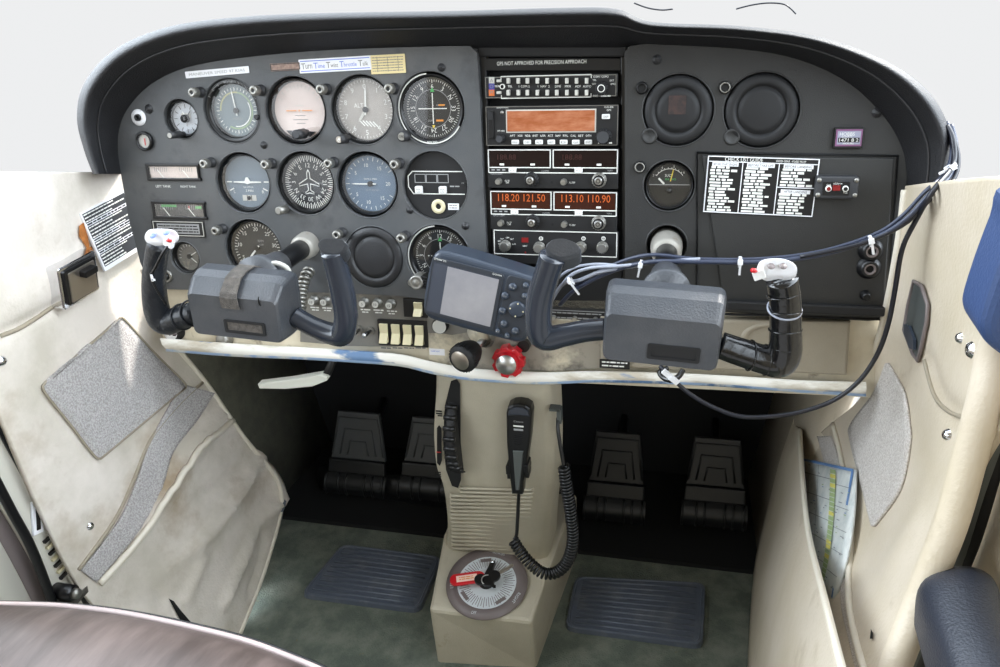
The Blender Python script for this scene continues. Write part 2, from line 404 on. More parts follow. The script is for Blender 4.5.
def ringnums(mb, labels, r, h, m, y=0, a0=0, step=None, turn=True):
    step = step or 360/len(labels)
    for i, s_ in enumerate(labels):
        a = R(a0+step*i); mb.text(s_, (r*math.sin(a), r*math.cos(a)), m, h=h, y=y, rot=a if turn else 0)
def knob_rod(t, x, z, L, r, m='black_plastic', cap=None, dx=0, dz=0, name='knob'):
    mb = MB(); mb.tube([(x, -.006, z), (x+dx*.3, -.006-L*.3, z+dz*.3)], r*.7, m, 12); mb.tube([(x+dx*.3, -.006-L*.3, z+dz*.3), (x+dx, -.006-L, z+dz)], [r, r*.94], m, 16)
    mb.disc(r*.7, -.0065-L, cap or m, 16, c=(x+dx, z+dz)); obj(name, mb, t)
GG = 'round flight gauges in the left panel'
def gauge(k, label, cat='gauge', rd=None, name='flight_gauge'):
    t = thing(name, label, cat, gframe(k), GG); Rr = GA[k][2]; bezel(t, Rr, rd or Rr-.0075); return t, Rr, rd or Rr-.0075
# clock
t, Rr, rd = gauge('clock', 'small round clock with pale grey face at the far left of the top gauge row', 'clock', .0195, 'panel_clock')
mb = MB(); mb.disc(rd, 0, 'clock_dial', 36); ticks(mb, 12, .013, .018, .0008, 'gauge_black', -.0002); mb.rect(0, .0035, .014, .006, -.0002, 'dull_white'); mb.text('8', (0, -.008), 'grey_text', h=.004, y=-.0002); obj('dial', mb, t)
needle(t, .014, .0012, 40, 'gauge_black'); needle(t, .010, .0015, -20, 'mark_white', name='hour_hand'); mb = MB(); mb.lathe([(.0052, 0), (.0052, -.006), (.0024, -.0062)], 'gauge_black', 18); mb.disc(.0018, -.004, 'deep_black'); obj('hub', mb, t)
glass(t, rd); knob_rod(t, -.003, -.019, .030, .0046, cap='dull_metal')
# airspeed
t, Rr, rd = gauge('asi', 'airspeed gauge with green and yellow arcs, upright needle, second in the top row', rd=.032)
mb = MB(); mb.disc(rd, 0, 'asi_dial', 40); mb.lathe([(.0235, -.0003), (.0215, -.0003)], 'asi_arc', 40, a0=R(-120), a1=R(80)); mb.lathe([(.0235, -.0003), (.0215, -.0003)], 'asi_arc2', 24, a0=R(80), a1=R(180))
mb.lathe([(.0205, -.0003), (.0192, -.0003)], 'mark_white', 24, a0=R(-100), a1=R(30)); ticks(mb, 36, .0255, .0285, .0007, 'mark_white', -.0002, big=3, rb=.0245)
ringnums(mb, ['', '40', '60', '80', '100', '120', '140', '160', '180', '200'], .0292, .0034, 'mark_grey', -.0002); mb.text('AIRSPEED', (0, -.010), 'mark_grey', w=.014, y=-.0002); obj('dial', mb, t)
mb = MB(); mb.lathe([(rd+.0065, -.0088), (rd+.003, -.0092), (rd+.0015, -.0072)], 'gauge_black', 40)
ticks(mb, 40, rd+.0032, rd+.0058, .0005, 'mark_grey', -.0091, a0=-60, a1=70, big=5, rb=rd+.0022); mb.text('TRUE SPEED', (0, rd+.0030), 'mark_grey', w=.018, y=-.0093); obj('speed_ring', mb, t)
needle(t, .026, .0014, -8); glass(t, rd); knob_rod(t, .0335, -.008, .006, .0035)
# attitude
t, Rr, rd = gauge('att', 'attitude gauge with pale pink glass reflection painted into its face and black knob below', rd=.035)
mb = MB(); mb.disc(rd, 0, 'pale_reflection_dial', 40)
for k in (-60, -45, -30, -20, -10, 0, 10, 20, 30, 45, 60):
    a = R(k); mb.rect(.0295*math.sin(a), .0295*math.cos(a), .0008, .006 if k % 30 == 0 else .004, -.0002, 'dull_white', rot=a)
for k, w in ((-.006, .014), (-.011, .02), (.006, .012), (-.0155, .012)): mb.rect(0, k, w, .0007, -.0002, 'grey_text' if k < 0 else 'dull_white')
mb.slab([(rd*.82*math.cos(R(a)), rd*.99*math.sin(R(a))) for a in range(-136, -43, 8)], -.0022, 0, 'black_plastic', 0); obj('dial', mb, t)
mb = MB(); mb.rect(-.011, 0, .014, .0013, -.002, 'orange_mark'); mb.rect(.011, 0, .014, .0013, -.002, 'orange_mark'); mb.disc(.0012, -.0024, 'orange_mark', 10); obj('aircraft_symbol', mb, t)
glass(t, rd); knob_rod(t, .010, -.027, .030, .0062, cap='radio_strip')
# altimeter
t, Rr, rd = gauge('alt', 'altimeter with glass reflection painted grey-beige into its face and ALT lettering, upright needle, top row', rd=.0365)
mb = MB(); mb.disc(rd, 0, 'grey_reflection_dial', 40); ringnums(mb, list('0123456789'), .0275, .0062, 'mark_white', -.0002, turn=False); ticks(mb, 50, .0325, .035, .0006, 'mark_white', -.0002, big=5, rb=.0312)
mb.text('ALT', (-.009, .005), 'mark_white', h=.005, y=-.0002)
for i in range(5): mb.rect(-.006+i*.0045, -.016-.0005*i, .0015, .010, -.0003, 'mark_white', rot=R(-45))
obj('dial', mb, t); needle(t, .027, .0018, 4); needle(t, .018, .0035, 215, 'dull_white', y=-.0005, name='short_pointer'); glass(t, rd); knob_rod(t, -.023, -.034, .020, .0058, cap='key_metal', dx=-.004)
mb = MB(); mb.text('8', (-.027, -.034), 'mark_white', h=.005, y=-.0266, rot=.5); obj('knob_mark', mb, t)
# course gauges
def course(k, label, hl):
    t, Rr, rd = gauge(k, label, rd=.035)
    mb = MB(); mb.disc(rd, 0, 'dark_dial', 40); ticks(mb, 72, .0312, .0335, .0005, 'mark_white', -.0002, big=6, rb=.0295)
    ringnums(mb, ['6', '3', 'N', '33', '30', '27', '24', '21', '18', '15', '12', '9'] if hl else ['12', '15', '18', '21', '24', '27', '30', '33', 'N', '3', '6', '9'], .0258, .0052, 'mark_white', -.0002)
    mb.lathe([(.0225, -.0003), (.0218, -.0004)], 'mark_grey', 40); mb.disc(.0218, -.0004, 'gauge_black', 36)
    for i in range(-4, 5):
        if i: mb.disc(.0007, -.0006, 'mark_white', 8, c=(i*.004, 0)); mb.disc(.0007, -.0006, 'mark_white', 8, c=(0, i*.004))
    mb.add([(-.0028, -.0008, .0195), (.0028, -.0008, .0195), (0, -.0008, .0245)], [(0, 1, 2)], 'green_mark'); mb.add([(-.002, -.0008, -.0195), (.002, -.0008, -.0195), (0, -.0008, -.0235)], [(0, 1, 2)], 'yellow_mark')
    mb.text('NAV', (-.003, -.014), 'mark_grey', h=.0024, y=-.0006); mb.rect(.008, -.014, .009, .0022, -.0006, 'orange_mark'); mb.rect(.011, .004, .008, .0018, -.0006, 'orange_mark'); mb.text('GS', (.006, .004), 'mark_grey', h=.002, y=-.0008)
    obj('dial', mb, t)
    mb = MB(); mb.rect(0, 0, .0011, .036, -.0012, 'mark_white'); obj('course_needle', mb, t)
    if hl: mb = MB(); mb.rect(0, 0, .036, .0011, -.0018, 'mark_white'); obj('glideslope_needle', mb, t)
    mb = MB(); mb.lathe([(rd+.0062, -.0092), (rd+.0046, -.0094)], 'mark_white', 40, a0=R(95), a1=R(330)); mb.text('NAV IND', (0, -rd-.0036), 'mark_white', w=.013, y=-.0087); obj('ring_mark', mb, t)
    glass(t, rd); knob_rod(t, -.031, -.031, .016, .0068, cap='dull_metal', dx=-.003)
    mb = MB(); mb.text('OBS', (-.034, -.031), 'gauge_black', w=.007, y=-.0226); obj('knob_mark', mb, t)
course('vor', 'black course deviation gauge with white cross needles, right end of the top row', True)
course('vor2', 'black course gauge half hidden behind the tilted navigation screen, bottom row', False)
# turn coordinator
t, Rr, rd = gauge('turn', 'turn coordinator with white aeroplane symbol on a blue-grey face', rd=.0335)
mb = MB(); mb.disc(rd, 0, 'slate_dial', 40); mb.rect(0, -.021, .020, .0075, -.0002, 'dull_white')
mb.rect(-.003, -.021, .0007, .0075, -.0005, 'gauge_black'); mb.rect(.003, -.021, .0007, .0075, -.0005, 'gauge_black')
for sx in (-1, 1): mb.rect(sx*.027, 0, .007, .0016, -.0002, 'mark_white'); mb.rect(sx*.0245, -.010, .007, .0016, -.0002, 'mark_white', rot=sx*R(25))
mb.text('L', (-.021, -.013), 'mark_white', h=.004, y=-.0002); mb.text('R', (.021, -.013), 'mark_white', h=.004, y=-.0002); mb.text('2 MIN', (.001, -.0115), 'mark_white', w=.011, y=-.0002); mb.text('NO PITCH', (0, -.007), 'mark_white', w=.014, y=-.0002); obj('dial', mb, t)
mb = MB(); mb.slab([(-.020, -.0008), (-.004, -.0016), (0, -.003), (.004, -.0016), (.020, -.0008), (.020, .0006), (.004, .001), (.0015, .006), (-.0015, .006), (-.004, .001), (-.020, .0006)], -.0018, -.001, 'mark_white'); obj('aircraft_symbol', mb, t)
mb = MB(); mb.lathe([(.0001, -.004), (.002, -.0035), (.0027, -.002), (.002, -.0008), (.0001, -.0004)], 'deep_black', 12, Matrix.Translation((.0, 0, -.021))); obj('slip_ball', mb, t); glass(t, rd)
# heading
t, Rr, rd = gauge('dg', 'heading gauge with compass card numbers and aeroplane outline, middle row', rd=.0345)
mb = MB(); mb.disc(rd, 0, 'dark_dial', 40); ticks(mb, 72, .0285, .0338, .0007, 'mark_white', -.0002, big=2, rb=.0265); ringnums(mb, ['12', '15', 'S', '21', '24', 'W', '30', '33', 'N', '3', '6', 'E'], .0218, .0055, 'mark_white', -.0002); obj('dial', mb, t)
mb = MB(); w = .0007
pl = [(0, .016), (.002, .012), (.002, .005), (.014, -.002), (.014, -.005), (.002, -.002), (.0015, -.010), (.006, -.013), (.006, -.015), (0, -.0135)]
pl = pl+[(-x, z) for x, z in pl[::-1]]; mb.tube([(x, -.001, z) for x, z in pl], .0007, 'mark_white', 6, closed=True); obj('aircraft_symbol', mb, t)
glass(t, rd)
c = P(277.5, 212.5, PT); knob_rod(t, -.029, -.033, .022, .0055, m='dull_metal', dx=-.004)
# vertical speed
t, Rr, rd = gauge('vsi', 'vertical speed gauge with blue-grey face and level white needle, middle row', rd=.035)
mb = MB(); mb.disc(rd, 0, 'blue_dial', 40)
for i in range(25):
    a = R(270-150+i*12.5); mb.rect(.031*math.sin(a), .031*math.cos(a), .0007, .005 if i % 4 == 0 else .003, -.0002, 'mark_white', rot=a)
for s_, a in (('5', 305), ('10', 350), ('15', 35), ('20', 90), ('5', 235), ('10', 190), ('15', 140)): mb.text(s_, (.0235*math.sin(R(a)), .0235*math.cos(R(a))), 'mark_white', h=.0045, y=-.0002)
mb.text('VERTICAL SPEED', (0, .006), 'mark_white', w=.018, y=-.0002); mb.text('100 FT PER MIN', (.002, -.008), 'mark_grey', w=.018, y=-.0002); obj('dial', mb, t); needle(t, .026, .0016, -90, tail=.3); glass(t, rd)
# switch plate in the end hole of the middle row
t = thing('annunciator', 'flat black round plate with three small windows, two white buttons and a jack ring', 'annunciator', gframe('annun'), 'round flight gauges in the left panel'); Rr = GA['annun'][2]
mb = MB(); mb.cyl(Rr-.001, -.006, .004, 'gauge_black', 40, cap='matt_black')
oc = [(-.036, -.002), (-.036, .011), (-.030, .017), (.034, .017)]; oc2 = [(-.036, -.002), (-.030, -.0105), (.036, -.0105)]
for pl in (oc, oc2):
    for a, b in zip(pl, pl[1:]):
        L = math.hypot(b[0]-a[0], b[1]-a[1]); mb.rect((a[0]+b[0])/2, (a[1]+b[1])/2, L+.001, .0012, -.006, 'mark_white', rot=-math.atan2(b[1]-a[1], b[0]-a[0]))
mb.text('MKR', (.0355, .003), 'mark_grey', w=.005, y=-.006); words(mb, .018, .030, -.001, .002, -.006, 'mark_grey', random); obj('plate', mb, t)
for i in range(3):
    mb = MB(); x = -.020+i*.0148; mb.rect(x, .0085, .0135, .010, -.006, 'deep_black', t=.001); mb.frame(x, .0085, .0135, .010, -.007, .0009, 'mark_grey'); obj('annunciator_window', mb, t)
for x in (-.022, .009):
    mb = MB(); mb.slab(rrect(.0095, .0095, .0018, cx=x, cz=-.0055), -.0105, -.006, 'button_white', .001); mb.text('ARM', (x, -.0045), 'grey_text', w=.006, y=-.0107); mb.text('LO', (x, -.0075), 'grey_text', w=.004, y=-.0107); obj('button', mb, t)
mb = MB(); mb.lathe([(.009, -.006), (.009, -.0075), (.0035, -.0075), (.0035, -.005)], 'ivory', 24, Matrix.Translation((.002, 0, -.026))); mb.disc(.0036, -.0062, 'deep_black', 16, c=(.002, -.026)); obj('jack_ring', mb, t)
mb = MB(); mb.rect(.0215, -.026, .014, .008, -.006, 'label_white'); words(mb, .016, .027, -.0245, .0012, -.0064, 'grey_text', random); words(mb, .016, .027, -.0275, .0012, -.0064, 'grey_text', random); obj('label_tag', mb, t)
mb = MB(); mb.rect(.0385, .002, .003, .005, -.006, 'deep_black', t=.003); obj('toggle', mb, t)
# tachometer
t, Rr, rd = gauge('tach', 'tachometer with white numbers and short needle behind the pilot yoke', rd=.0355)
mb = MB(); mb.disc(rd, 0, 'dark_dial', 40); ringnums(mb, ['5', '10', '15', '20', '25', '30', '35'], .026, .0052, 'mark_white', -.0002, a0=-120, step=40, turn=False)
ticks(mb, 36, .0305, .034, .0006, 'mark_white', -.0002, a0=-130, a1=130, big=3, rb=.0295); mb.text('RPM', (.006, .010), 'mark_grey', h=.0032, y=-.0002); mb.text('x100', (.006, .005), 'mark_grey', h=.0025, y=-.0002); mb.rect(.004, -.014, .014, .0045, -.0002, 'gauge_black'); obj('dial', mb, t)
needle(t, .019, .0024, 222); glass(t, rd)
# ammeter
t, Rr, rd = gauge('amp', 'small grey gauge partly behind the left grip of the pilot yoke', rd=.020)
mb = MB(); mb.disc(rd, 0, 'sub_grey', 36); ticks(mb, 12, .014, .0175, .0007, 'mark_white', -.0002, a0=-100, a1=110); mb.text('AMP', (0, .004), 'mark_grey', w=.007, y=-.0002); obj('dial', mb, t); needle(t, .014, .0013, 60); needle(t, .014, .0013, 130, name='second_pointer'); glass(t, rd)
# blanking disc
def blank(M, rr, label, grp, m='black_plastic', qr=False):
    t = thing('blanking_disc', label, 'blanking disc', M, grp); mb = MB()
    mb.lathe([(rr, .006), (rr, -.010), (rr-.002, -.013), (rr-.008, -.0145), (rr-.0115, -.0135), (rr-.0125, -.011), (rr-.0135, -.0105), (rr-.0145, -.0125), (rr-.02, -.0135), (.0001, -.0142)], m, 48); obj('cover', mb, t)
    return t
blank(gframe('blank'), .0405, 'plain dark blanking disc in the lowest row, right of the pilot yoke', 'round blanking discs')
# small vacuum light and jack at far left
c = P(145.5, 141, PT)
t = thing('suction_gauge', 'tiny round white-faced gauge below the jack ring, far left of the panel', 'gauge', TILT @ Matrix.Translation((c.x, -PT, c.z)))
mb = MB(); mb.lathe([(.0125, 0), (.0125, -.004), (.0105, -.006), (.0088, -.004), (.0088, -.001)], 'gauge_black', 28); obj('bezel', mb, t); mb = MB(); mb.disc(.009, -.001, 'dull_white', 24); mb.rect(0, -.001, .002, .009, -.0012, 'red_mark'); obj('dial', mb, t); glass(t, .0088, -.0035)
c = P(139, 117.5, PT)
t = thing('jack_socket', 'white washer ring with a black jack hole, far left of the panel', 'socket', TILT @ Matrix.Translation((c.x, -PT, c.z)))
mb = MB(); mb.lathe([(.0105, 0), (.0105, -.0015), (.0045, -.0015)], 'label_white', 28); obj('washer', mb, t); mb = MB(); mb.lathe([(.0045, 0), (.0045, -.004), (.0025, -.0042), (.0025, 0)], 'gauge_black', 20); mb.disc(.0026, -.001, 'deep_black', 14); obj('sleeve', mb, t)
screw(149, 109, .004); 
c = P(167, 276, PT); t = thing('primer_button', 'dark ball button in a pale ring beside the left yoke grip', 'button', TILT @ Matrix.Translation((c.x, -PT, c.z)))
mb = MB(); mb.lathe([(.009, 0), (.009, -.002), (.006, -.003), (.005, -.001)], 'dull_metal', 24); obj('ring', mb, t); mb = MB(); mb.lathe([(.005, 0), (.0048, -.003), (.003, -.006), (.0001, -.0072)], 'gauge_black', 20); obj('cap', mb, t)
# twin window gauges
def fuel(px0, px1, py0, py1, label, dial, tags=None, green=False):
    a, b = P(px0, py1, PT), P(px1, py0, PT); w, h = b.x-a.x, b.z-a.z; c = ((a.x+b.x)/2, (a.z+b.z)/2)
    t = thing('window_gauge', label, 'gauge', TILT @ Matrix.Translation((c[0], -PT, c[1])), 'twin window gauges'); mb = MB()
    for x, z, ww, hh in ((0, h/2, w+.006, .004), (0, -h/2, w+.006, .004), (-w/2, 0, .005, h), (w/2, 0, .003, h)): mb.slab(rrect(ww, hh, .001, 2, x, z), -.003, 0, 'gauge_black', .001)
    obj('bezel', mb, t); mb = MB(); mb.rect(0, 0, w-.002, h-.002, -.0003, dial)
    for s_ in (-1, 1):
        for i in range(7): mb.rect(s_*w/4-.009+i*.003, h*.18, .0006, h*.3, -.0006, 'mark_grey' if green else 'grey_text')
    if green: mb.rect(-w*.2, h*.28, w*.3, h*.16, -.0006, 'green_mark'); mb.rect(w*.38, h*.2, w*.12, h*.16, -.0006, 'green_mark'); mb.rect(w*.2, h*.2, .002, h*.2, -.0006, 'red_mark')
    obj('dial', mb, t)
    for s_ in (-1, 1): mb = MB(); mb.rect(s_*w/4, -h*.15, .0011, h*.75, -.0012, 'mark_white', rot=R(-38)); obj('pointer', mb, t)
    mb = MB(); mb.box((0, -.0025, 0), (w, .0004, h), 'glass'); obj('glass', mb, t)
    if tags:
        mb = MB()
        for s_, tx in zip((-1, 1), tags): mb.text(tx, (s_*w/4, -h/2-.0095), 'mark_white', w=.023, y=-.0002)
        obj('lettering', mb, t)
    return t
fuel(150, 198, 165, 179, 'fuel gauge window with pale dial over the words LEFT TANK and RIGHT TANK', 'pale_plate', ('LEFT TANK', 'RIGHT TANK'))
fuel(156, 204, 203, 217, 'oil gauge window with green bands below the fuel gauge window', 'dark_dial', None, True)

# ------------------------------------------------------------------ placards
def placard(px0, px1, py0, py1, label, base, d=PT, rot=0, draw=None, name='placard', cat='placard', grp=None, M0=None, th=.001):
    a, b = P(px0, py1, d), P(px1, py0, d); w, h = b.x-a.x, b.z-a.z
    mb = MB(); mb.slab(rrect(w, h, .0008, 2), -th, 0, base)
    if draw: draw(mb, w, h, -th)
    return solo(name, mb, label, cat, TILT @ Matrix.Translation(((a.x+b.x)/2, -d, (a.z+b.z)/2)) @ Matrix.Rotation(rot, 4, 'Y'), grp)
def d1(mb, w, h, y): mb.text('MANEUVER SPEED 97 KIAS', (0, 0), 'mark_grey', w=w*.88, h=h*.4, y=y)
placard(186, 249, 68, 76.5, 'plain white label strip above the airspeed gauge', 'label_white', rot=R(-3), draw=d1)
def d2(mb, w, h, y): mb.frame(0, 0, w*.96, h*.8, y, .0008, 'gauge_black')
placard(271, 300, 62.5, 71, 'small brownish tag left of the striped throttle placard', 'brown_tag', rot=R(-1.5), draw=d2)
def d3(mb, w, h, y):
    x = -w*.47
    for i, s_ in enumerate(('Turn', 'Time', 'Twist', 'Throttle', 'Talk')):
        ww = w*(.16, .16, .17, .24, .14)[i]; m_ = 'grey_text' if i % 2 == 0 else 'blue_text'
        mb.text(s_[0], (x, 0), m_, h=h*.42, y=y, align='LEFT'); mb.text(s_[1:], (x+.0058, -h*.04), m_, w=ww-.0062, h=h*.3, y=y, align='LEFT'); x += ww+w*.016
    mb.rect(0, h*.36, w*.96, h*.06, y, 'blue_text'); mb.rect(0, -h*.36, w*.96, h*.06, y, 'blue_text')
placard(300, 371, 56.5, 72.5, 'white placard reading Turn Time Twist Throttle Talk between blue lines', 'label_white', rot=R(-1.5), draw=d3)
def d4(mb, w, h, y):
    for i in range(6): words(mb, -w*.45, w*.45, h*(.36-i*.14), h*.045, y, 'grey_text', random)
    for i in range(3): mb.rect(-w*.3+i*w*.3, 0, .0004, h*.8, y, 'grey_text')
placard(371.5, 405, 54, 74, 'cream correction card right of the striped throttle placard', 'cream_tag', rot=R(-1), draw=d4)
def d5(mb, w, h, y):
    mb.frame(0, 0, w*.94, h*.84, y, .001, 'dull_white'); mb.rect(0, 0, w*.8, h*.6, y, 'mark_grey')
    for i in range(3): words(mb, -w*.38, w*.38, h*(.17-i*.17), h*.08, y-.0003, 'gauge_black', random)
placard(154, 204, 221, 236, 'narrow framed black placard below the oil gauge window', 'gauge_black', draw=d5)

# post lights
PLG = 'knurled post lights between the gauges'
posts = [(194, 95, 'between clock and airspeed gauge'), (255, 93, 'between airspeed and attitude gauges'), (321.5, 92, 'between attitude gauge and altimeter'), (389.5, 91.5, 'between altimeter and cross-needle course gauge'),
 (205, 166, 'left of the turn coordinator'), (266, 167, 'between turn coordinator and heading gauge'), (329, 166, 'between heading and vertical speed gauges'), (395, 167, 'between vertical speed gauge and black switch plate'),
 (216.5, 233, 'at the upper left of the tachometer'), (337.5, 237, 'left of the plain blanking disc, above the right grip'), (401.5, 240.5, 'right of the plain blanking disc')]
p0 = None
for i, (x, y, lb) in enumerate(posts):
    c = P(x, y, PT+.016); M = TILT @ Matrix.Translation((c.x, -PT, c.z+.003))
    if p0 is None:
        p0 = thing('post_light', 'x', 'light', M, PLG); mb = MB(); mb.lathe([(.0068, 0), (.0068, -.003), (.0052, -.004), (.0052, -.010)], 'black_plastic', 20); obj('base', mb, p0)
        mb = MB()
        prof = [(.0055, -.010), (.0058, -.011), (.0058, -.019), (.005, -.0205), (.0025, -.021), (.0024, -.0195)]; mb.lathe(prof, 'dull_metal', 20)
        for k in range(14): a = 2*PI*k/14; mb.box((.0058*math.cos(a), -.015, .0058*math.sin(a)), (.0008, .008, .0008), 'dull_metal')
        mb.disc(.0026, -.0197, 'gauge_black', 14); obj('cap', mb, p0); t = p0
    else:
        t = p0.copy(); COL.objects.link(t); t.matrix_world = M
        for ch in list(p0.children): c2 = ch.copy(); COL.objects.link(c2); c2.parent = t
    t['label'] = 'silver-capped post light '+lb

# ------------------------------------------------------------------ lower sub-panel, switches, breakers
so = pix_poly([(140, 270), (152, 284), (300, 284), (345, 288), (430, 290), (492, 292), (492, 322), (492, 372), (430, 368), (350, 357), (165, 346), (160, 325)], .004)
mb = MB(); mb.slab(so, -.004, .01, 'worn_beige'); sub = solo('lower_panel', mb, 'worn beige metal lower panel under the flight gauges behind the pilot yoke', 'panel', TILT)
mb = MB(); mb.slab(pix_poly([(300, 289), (345, 292), (428, 294), (428, 343), (395, 347), (345, 346), (300, 342)], .007), -.007, -.003, 'sub_grey', .001); bp = solo('breaker_panel', mb, 'grey breaker plate with white rocker switches between yoke and throttle', 'panel', TILT)
def breaker(x, y, lb, k):
    c = P(x, y, .007); t = thing('circuit_breaker', lb, 'circuit breaker', TILT @ Matrix.Translation((c.x, -.007, c.z)), 'push-pull circuit breakers'); mb = MB()
    mb.lathe([(.0072, 0), (.0068, -.003), (.0052, -.0038), (.0052, -.009), (.0044, -.0105)], 'dull_metal' if k else 'gauge_black', 20); obj('collar', mb, t); mb = MB(); mb.disc(.0045, -.0104, 'dull_white', 20); mb.text(str((5, 10, 15)[k % 3]), (0, 0), 'gauge_black', h=.0035, y=-.0105); obj('cap', mb, t)
    mb = MB(); words(mb, -.007, .007, -.0105, .0018, 0, 'mark_white', random); words(mb, -.005, .005, -.014, .0016, 0, 'mark_white', random); obj('lettering', mb, t)
for i, (x, y, lb) in enumerate([(314.5, 300, 'left of the curled cord end'), (326.5, 300.5, 'just left of the yoke right grip'), (365, 302, 'first right of the yoke grip, upper row'), (378, 302.5, 'second right of the yoke grip, upper row'), (391.5, 303.5, 'third right of the yoke grip, upper row')]):
    breaker(x, y, 'round silver circuit breaker '+lb, i+1)
for i, (x, y, lb) in enumerate([(360, 329, 'nearest the yoke grip'), (371.5, 330, 'next to the four rocker switches')]):
    c = P(x, y, .007); t = thing('toggle_switch', 'small silver toggle switch in the lower row, '+lb, 'switch', TILT @ Matrix.Translation((c.x, -.007, c.z)), 'toggle switches')
    mb = MB(); mb.cyl(.0055, -.004, 0, 'dull_metal', 6); obj('nut', mb, t); mb = MB(); mb.tube([(0, -.003, 0), (-.001, -.012, -.001), (-.003, -.018, -.002)], [.002, .0026, .0034], 'gauge_black', 12); mb.lathe([(.0034, 0), (.003, -.002), (.0001, -.003)], 'metal', 12, Matrix.Translation((-.003, -.018, -.002))); obj('lever', mb, t)
def rockers(px0, px1, py0, py1, xs, label):
    a, b = P(px0, py1, .007), P(px1, py0, .007); w, h = b.x-a.x, b.z-a.z; cx, cz = (a.x+b.x)/2, (a.z+b.z)/2
    t = thing('rocker_switch_bank', label, 'switch', TILT @ Matrix.Translation((cx, -.007, cz)), 'rocker switch housings'); mb = MB(); mb.slab(rrect(w, h, .001), -.0045, 0, 'gauge_black', .001); obj('housing', mb, t)
    for x in xs:
        q = P(x, (py0+py1)/2, .007); mb = MB(); ww = .0115; hh = h*.72
        pr = [(hh/2, -.0045), (hh/2, -.008), (0, -.0062), (-hh/2, -.0125), (-hh/2, -.0045)]; n = len(pr)
        vs = [(q.x-cx+s_*ww/2, y_, z_) for s_ in (-1, 1) for z_, y_ in pr]; mb.add(vs, [tuple(range(n)), tuple(range(2*n-1, n-1, -1))]+[(i, (i+1) % n, n+(i+1) % n, n+i) for i in range(n)], 'ivory'); obj('rocker', mb, t, mods=[('bevel', .0006)])
rockers(405, 428, 299, 316, [419.5], 'black housing with one ivory rocker switch above the bank of four')
rockers(380, 428, 321, 344, [385.5, 397.3, 409, 420.8], 'bank of four ivory rocker switches in a black housing')
mb = MB()
for i, x in enumerate((386, 397.5, 409, 420.5)): q = P(x, 348, .0045); words(mb, q.x-.007, q.x+.007, q.z, .002, -.0043, 'grey_text', random)
obj('lettering', mb, sub)
# ignition lock
c = P(176, 330, .004); t = thing('ignition_switch', 'round silver ignition lock below the left yoke grip', 'switch', TILT @ Matrix.Translation((c.x, -.004, c.z)))
mb = MB(); mb.lathe([(.015, 0), (.015, -.003), (.0125, -.004), (.0125, -.012), (.011, -.0135)], 'gauge_black', 28); obj('body', mb, t); mb = MB(); mb.lathe([(.011, -.0134), (.0095, -.015), (.0001, -.0152)], 'chrome', 24); mb.box((0, -.0153, 0), (.0015, .0006, .007), 'deep_black'); obj('key_slot', mb, t)
c = P(226, 338, .004); mb = MB(); mb.lathe([(.012, 0), (.012, -.004), (.009, -.012), (.007, -.014), (.0001, -.0145)], 'dull_metal', 24); solo('rotary_dimmer', mb, 'low round dimmer knob under the pilot yoke', 'knob', TILT @ Matrix.Translation((c.x, -.004, c.z)))

# lip rail along the bottom of both panels
top_ = [(160, 341), (230, 346), (300, 350), (350, 353), (400, 357), (430, 364), (470, 371), (540, 375), (600, 374), (700, 377), (800, 383), (866, 385)]
bot_ = [(166, 351), (230, 356), (300, 359), (350, 362), (400, 366), (430, 373), (470, 380), (540, 384), (600, 382), (700, 385), (800, 392), (866, 396)]
r0 = [P(x, y, .006) for x, y in top_]; r1 = [P(x, y-3, .022) for x, y in top_]; r2 = [P(x, y-2, .028) for x, y in bot_]; r3 = [P(x, y, .025) for x, y in bot_]; r4 = [P(x, y-1, .012) for x, y in bot_]; r5 = [P(x, y-14, -.02) for x, y in bot_]
mb = MB(); mb.grid(surf([r0, r1, [a.lerp(b, .5)+V((0, -.003, 0)) for a, b in zip(r1, r2)], r2, r3, r4, r5], 4, 3), 'lip_paint'); mb.grid(surf([[p+V((0, -.0006, .0002)) for p in r2], [p+V((0, -.0007, -.0005)) for p in r3], [p+V((0, -.0004, -.0006)) for p in r4]], 4, 3), 'blue_chip'); lipm = solo('panel_lip', mb, 'long worn cream rail with chipped blue paint along the bottom of the panel', 'rail', TILT)
# ------------------------------------------------------------------ centre radio stack
def box_px(pts, y0, y1, m, name, label, cat, ch=0, kind=None, grp=None, d=0):
    mb = MB(); mb.slab(pix_poly(pts, d), y0, y1, m, ch); return solo(name, mb, label, cat, TILT, grp, kind)
mb = MB(); fr = pix_poly([(476, 44), (626, 44), (626, 200), (628, 372), (492, 372), (489, 298), (484, 200), (478, 80)], 0)
mb.slab(fr, .012, .02, 'deep_black')
rk = solo('radio_rack', mb, 'black recessed rack that holds the stacked radios in the centre', 'rack', TILT)
mb = MB(); mb.slab(pix_poly([(477, 44), (627, 44), (627, 57), (477, 57)], .004), -.004, .012, 'matt_black', .002); obj('top_cover', mb, rk)
mb = MB(); mb.slab(pix_poly([(479, 56), (485.5, 56), (491, 232), (493, 300), (489, 300), (484, 200)], .004), -.002, .012, 'gauge_black', .001); obj('side_rail', mb, rk)
mb = MB(); mb.slab(pix_poly([(620.5, 56), (626, 56), (627, 300), (622.5, 300)], .004), -.002, .012, 'gauge_black', .001); obj('side_rail', mb, rk)
mb = MB(); mb.slab(pix_poly([(484, 58), (621, 58), (621, 71), (485, 71)], .002), -.002, .012, 'gauge_black', .001)
c = P(541, 62.5, .002); mb.text('GPS NOT APPROVED FOR PRECISION APPROACH', (c.x, c.z), 'mark_white', w=P(589, 63, .002).x-P(499.5, 63, .002).x, h=.0042, y=-.0021)
solo('gps_placard', mb, 'black strip reading GPS NOT APPROVED FOR PRECISION APPROACH above the radios', 'placard', TILT)
RG = 'radios stacked in the centre rack'
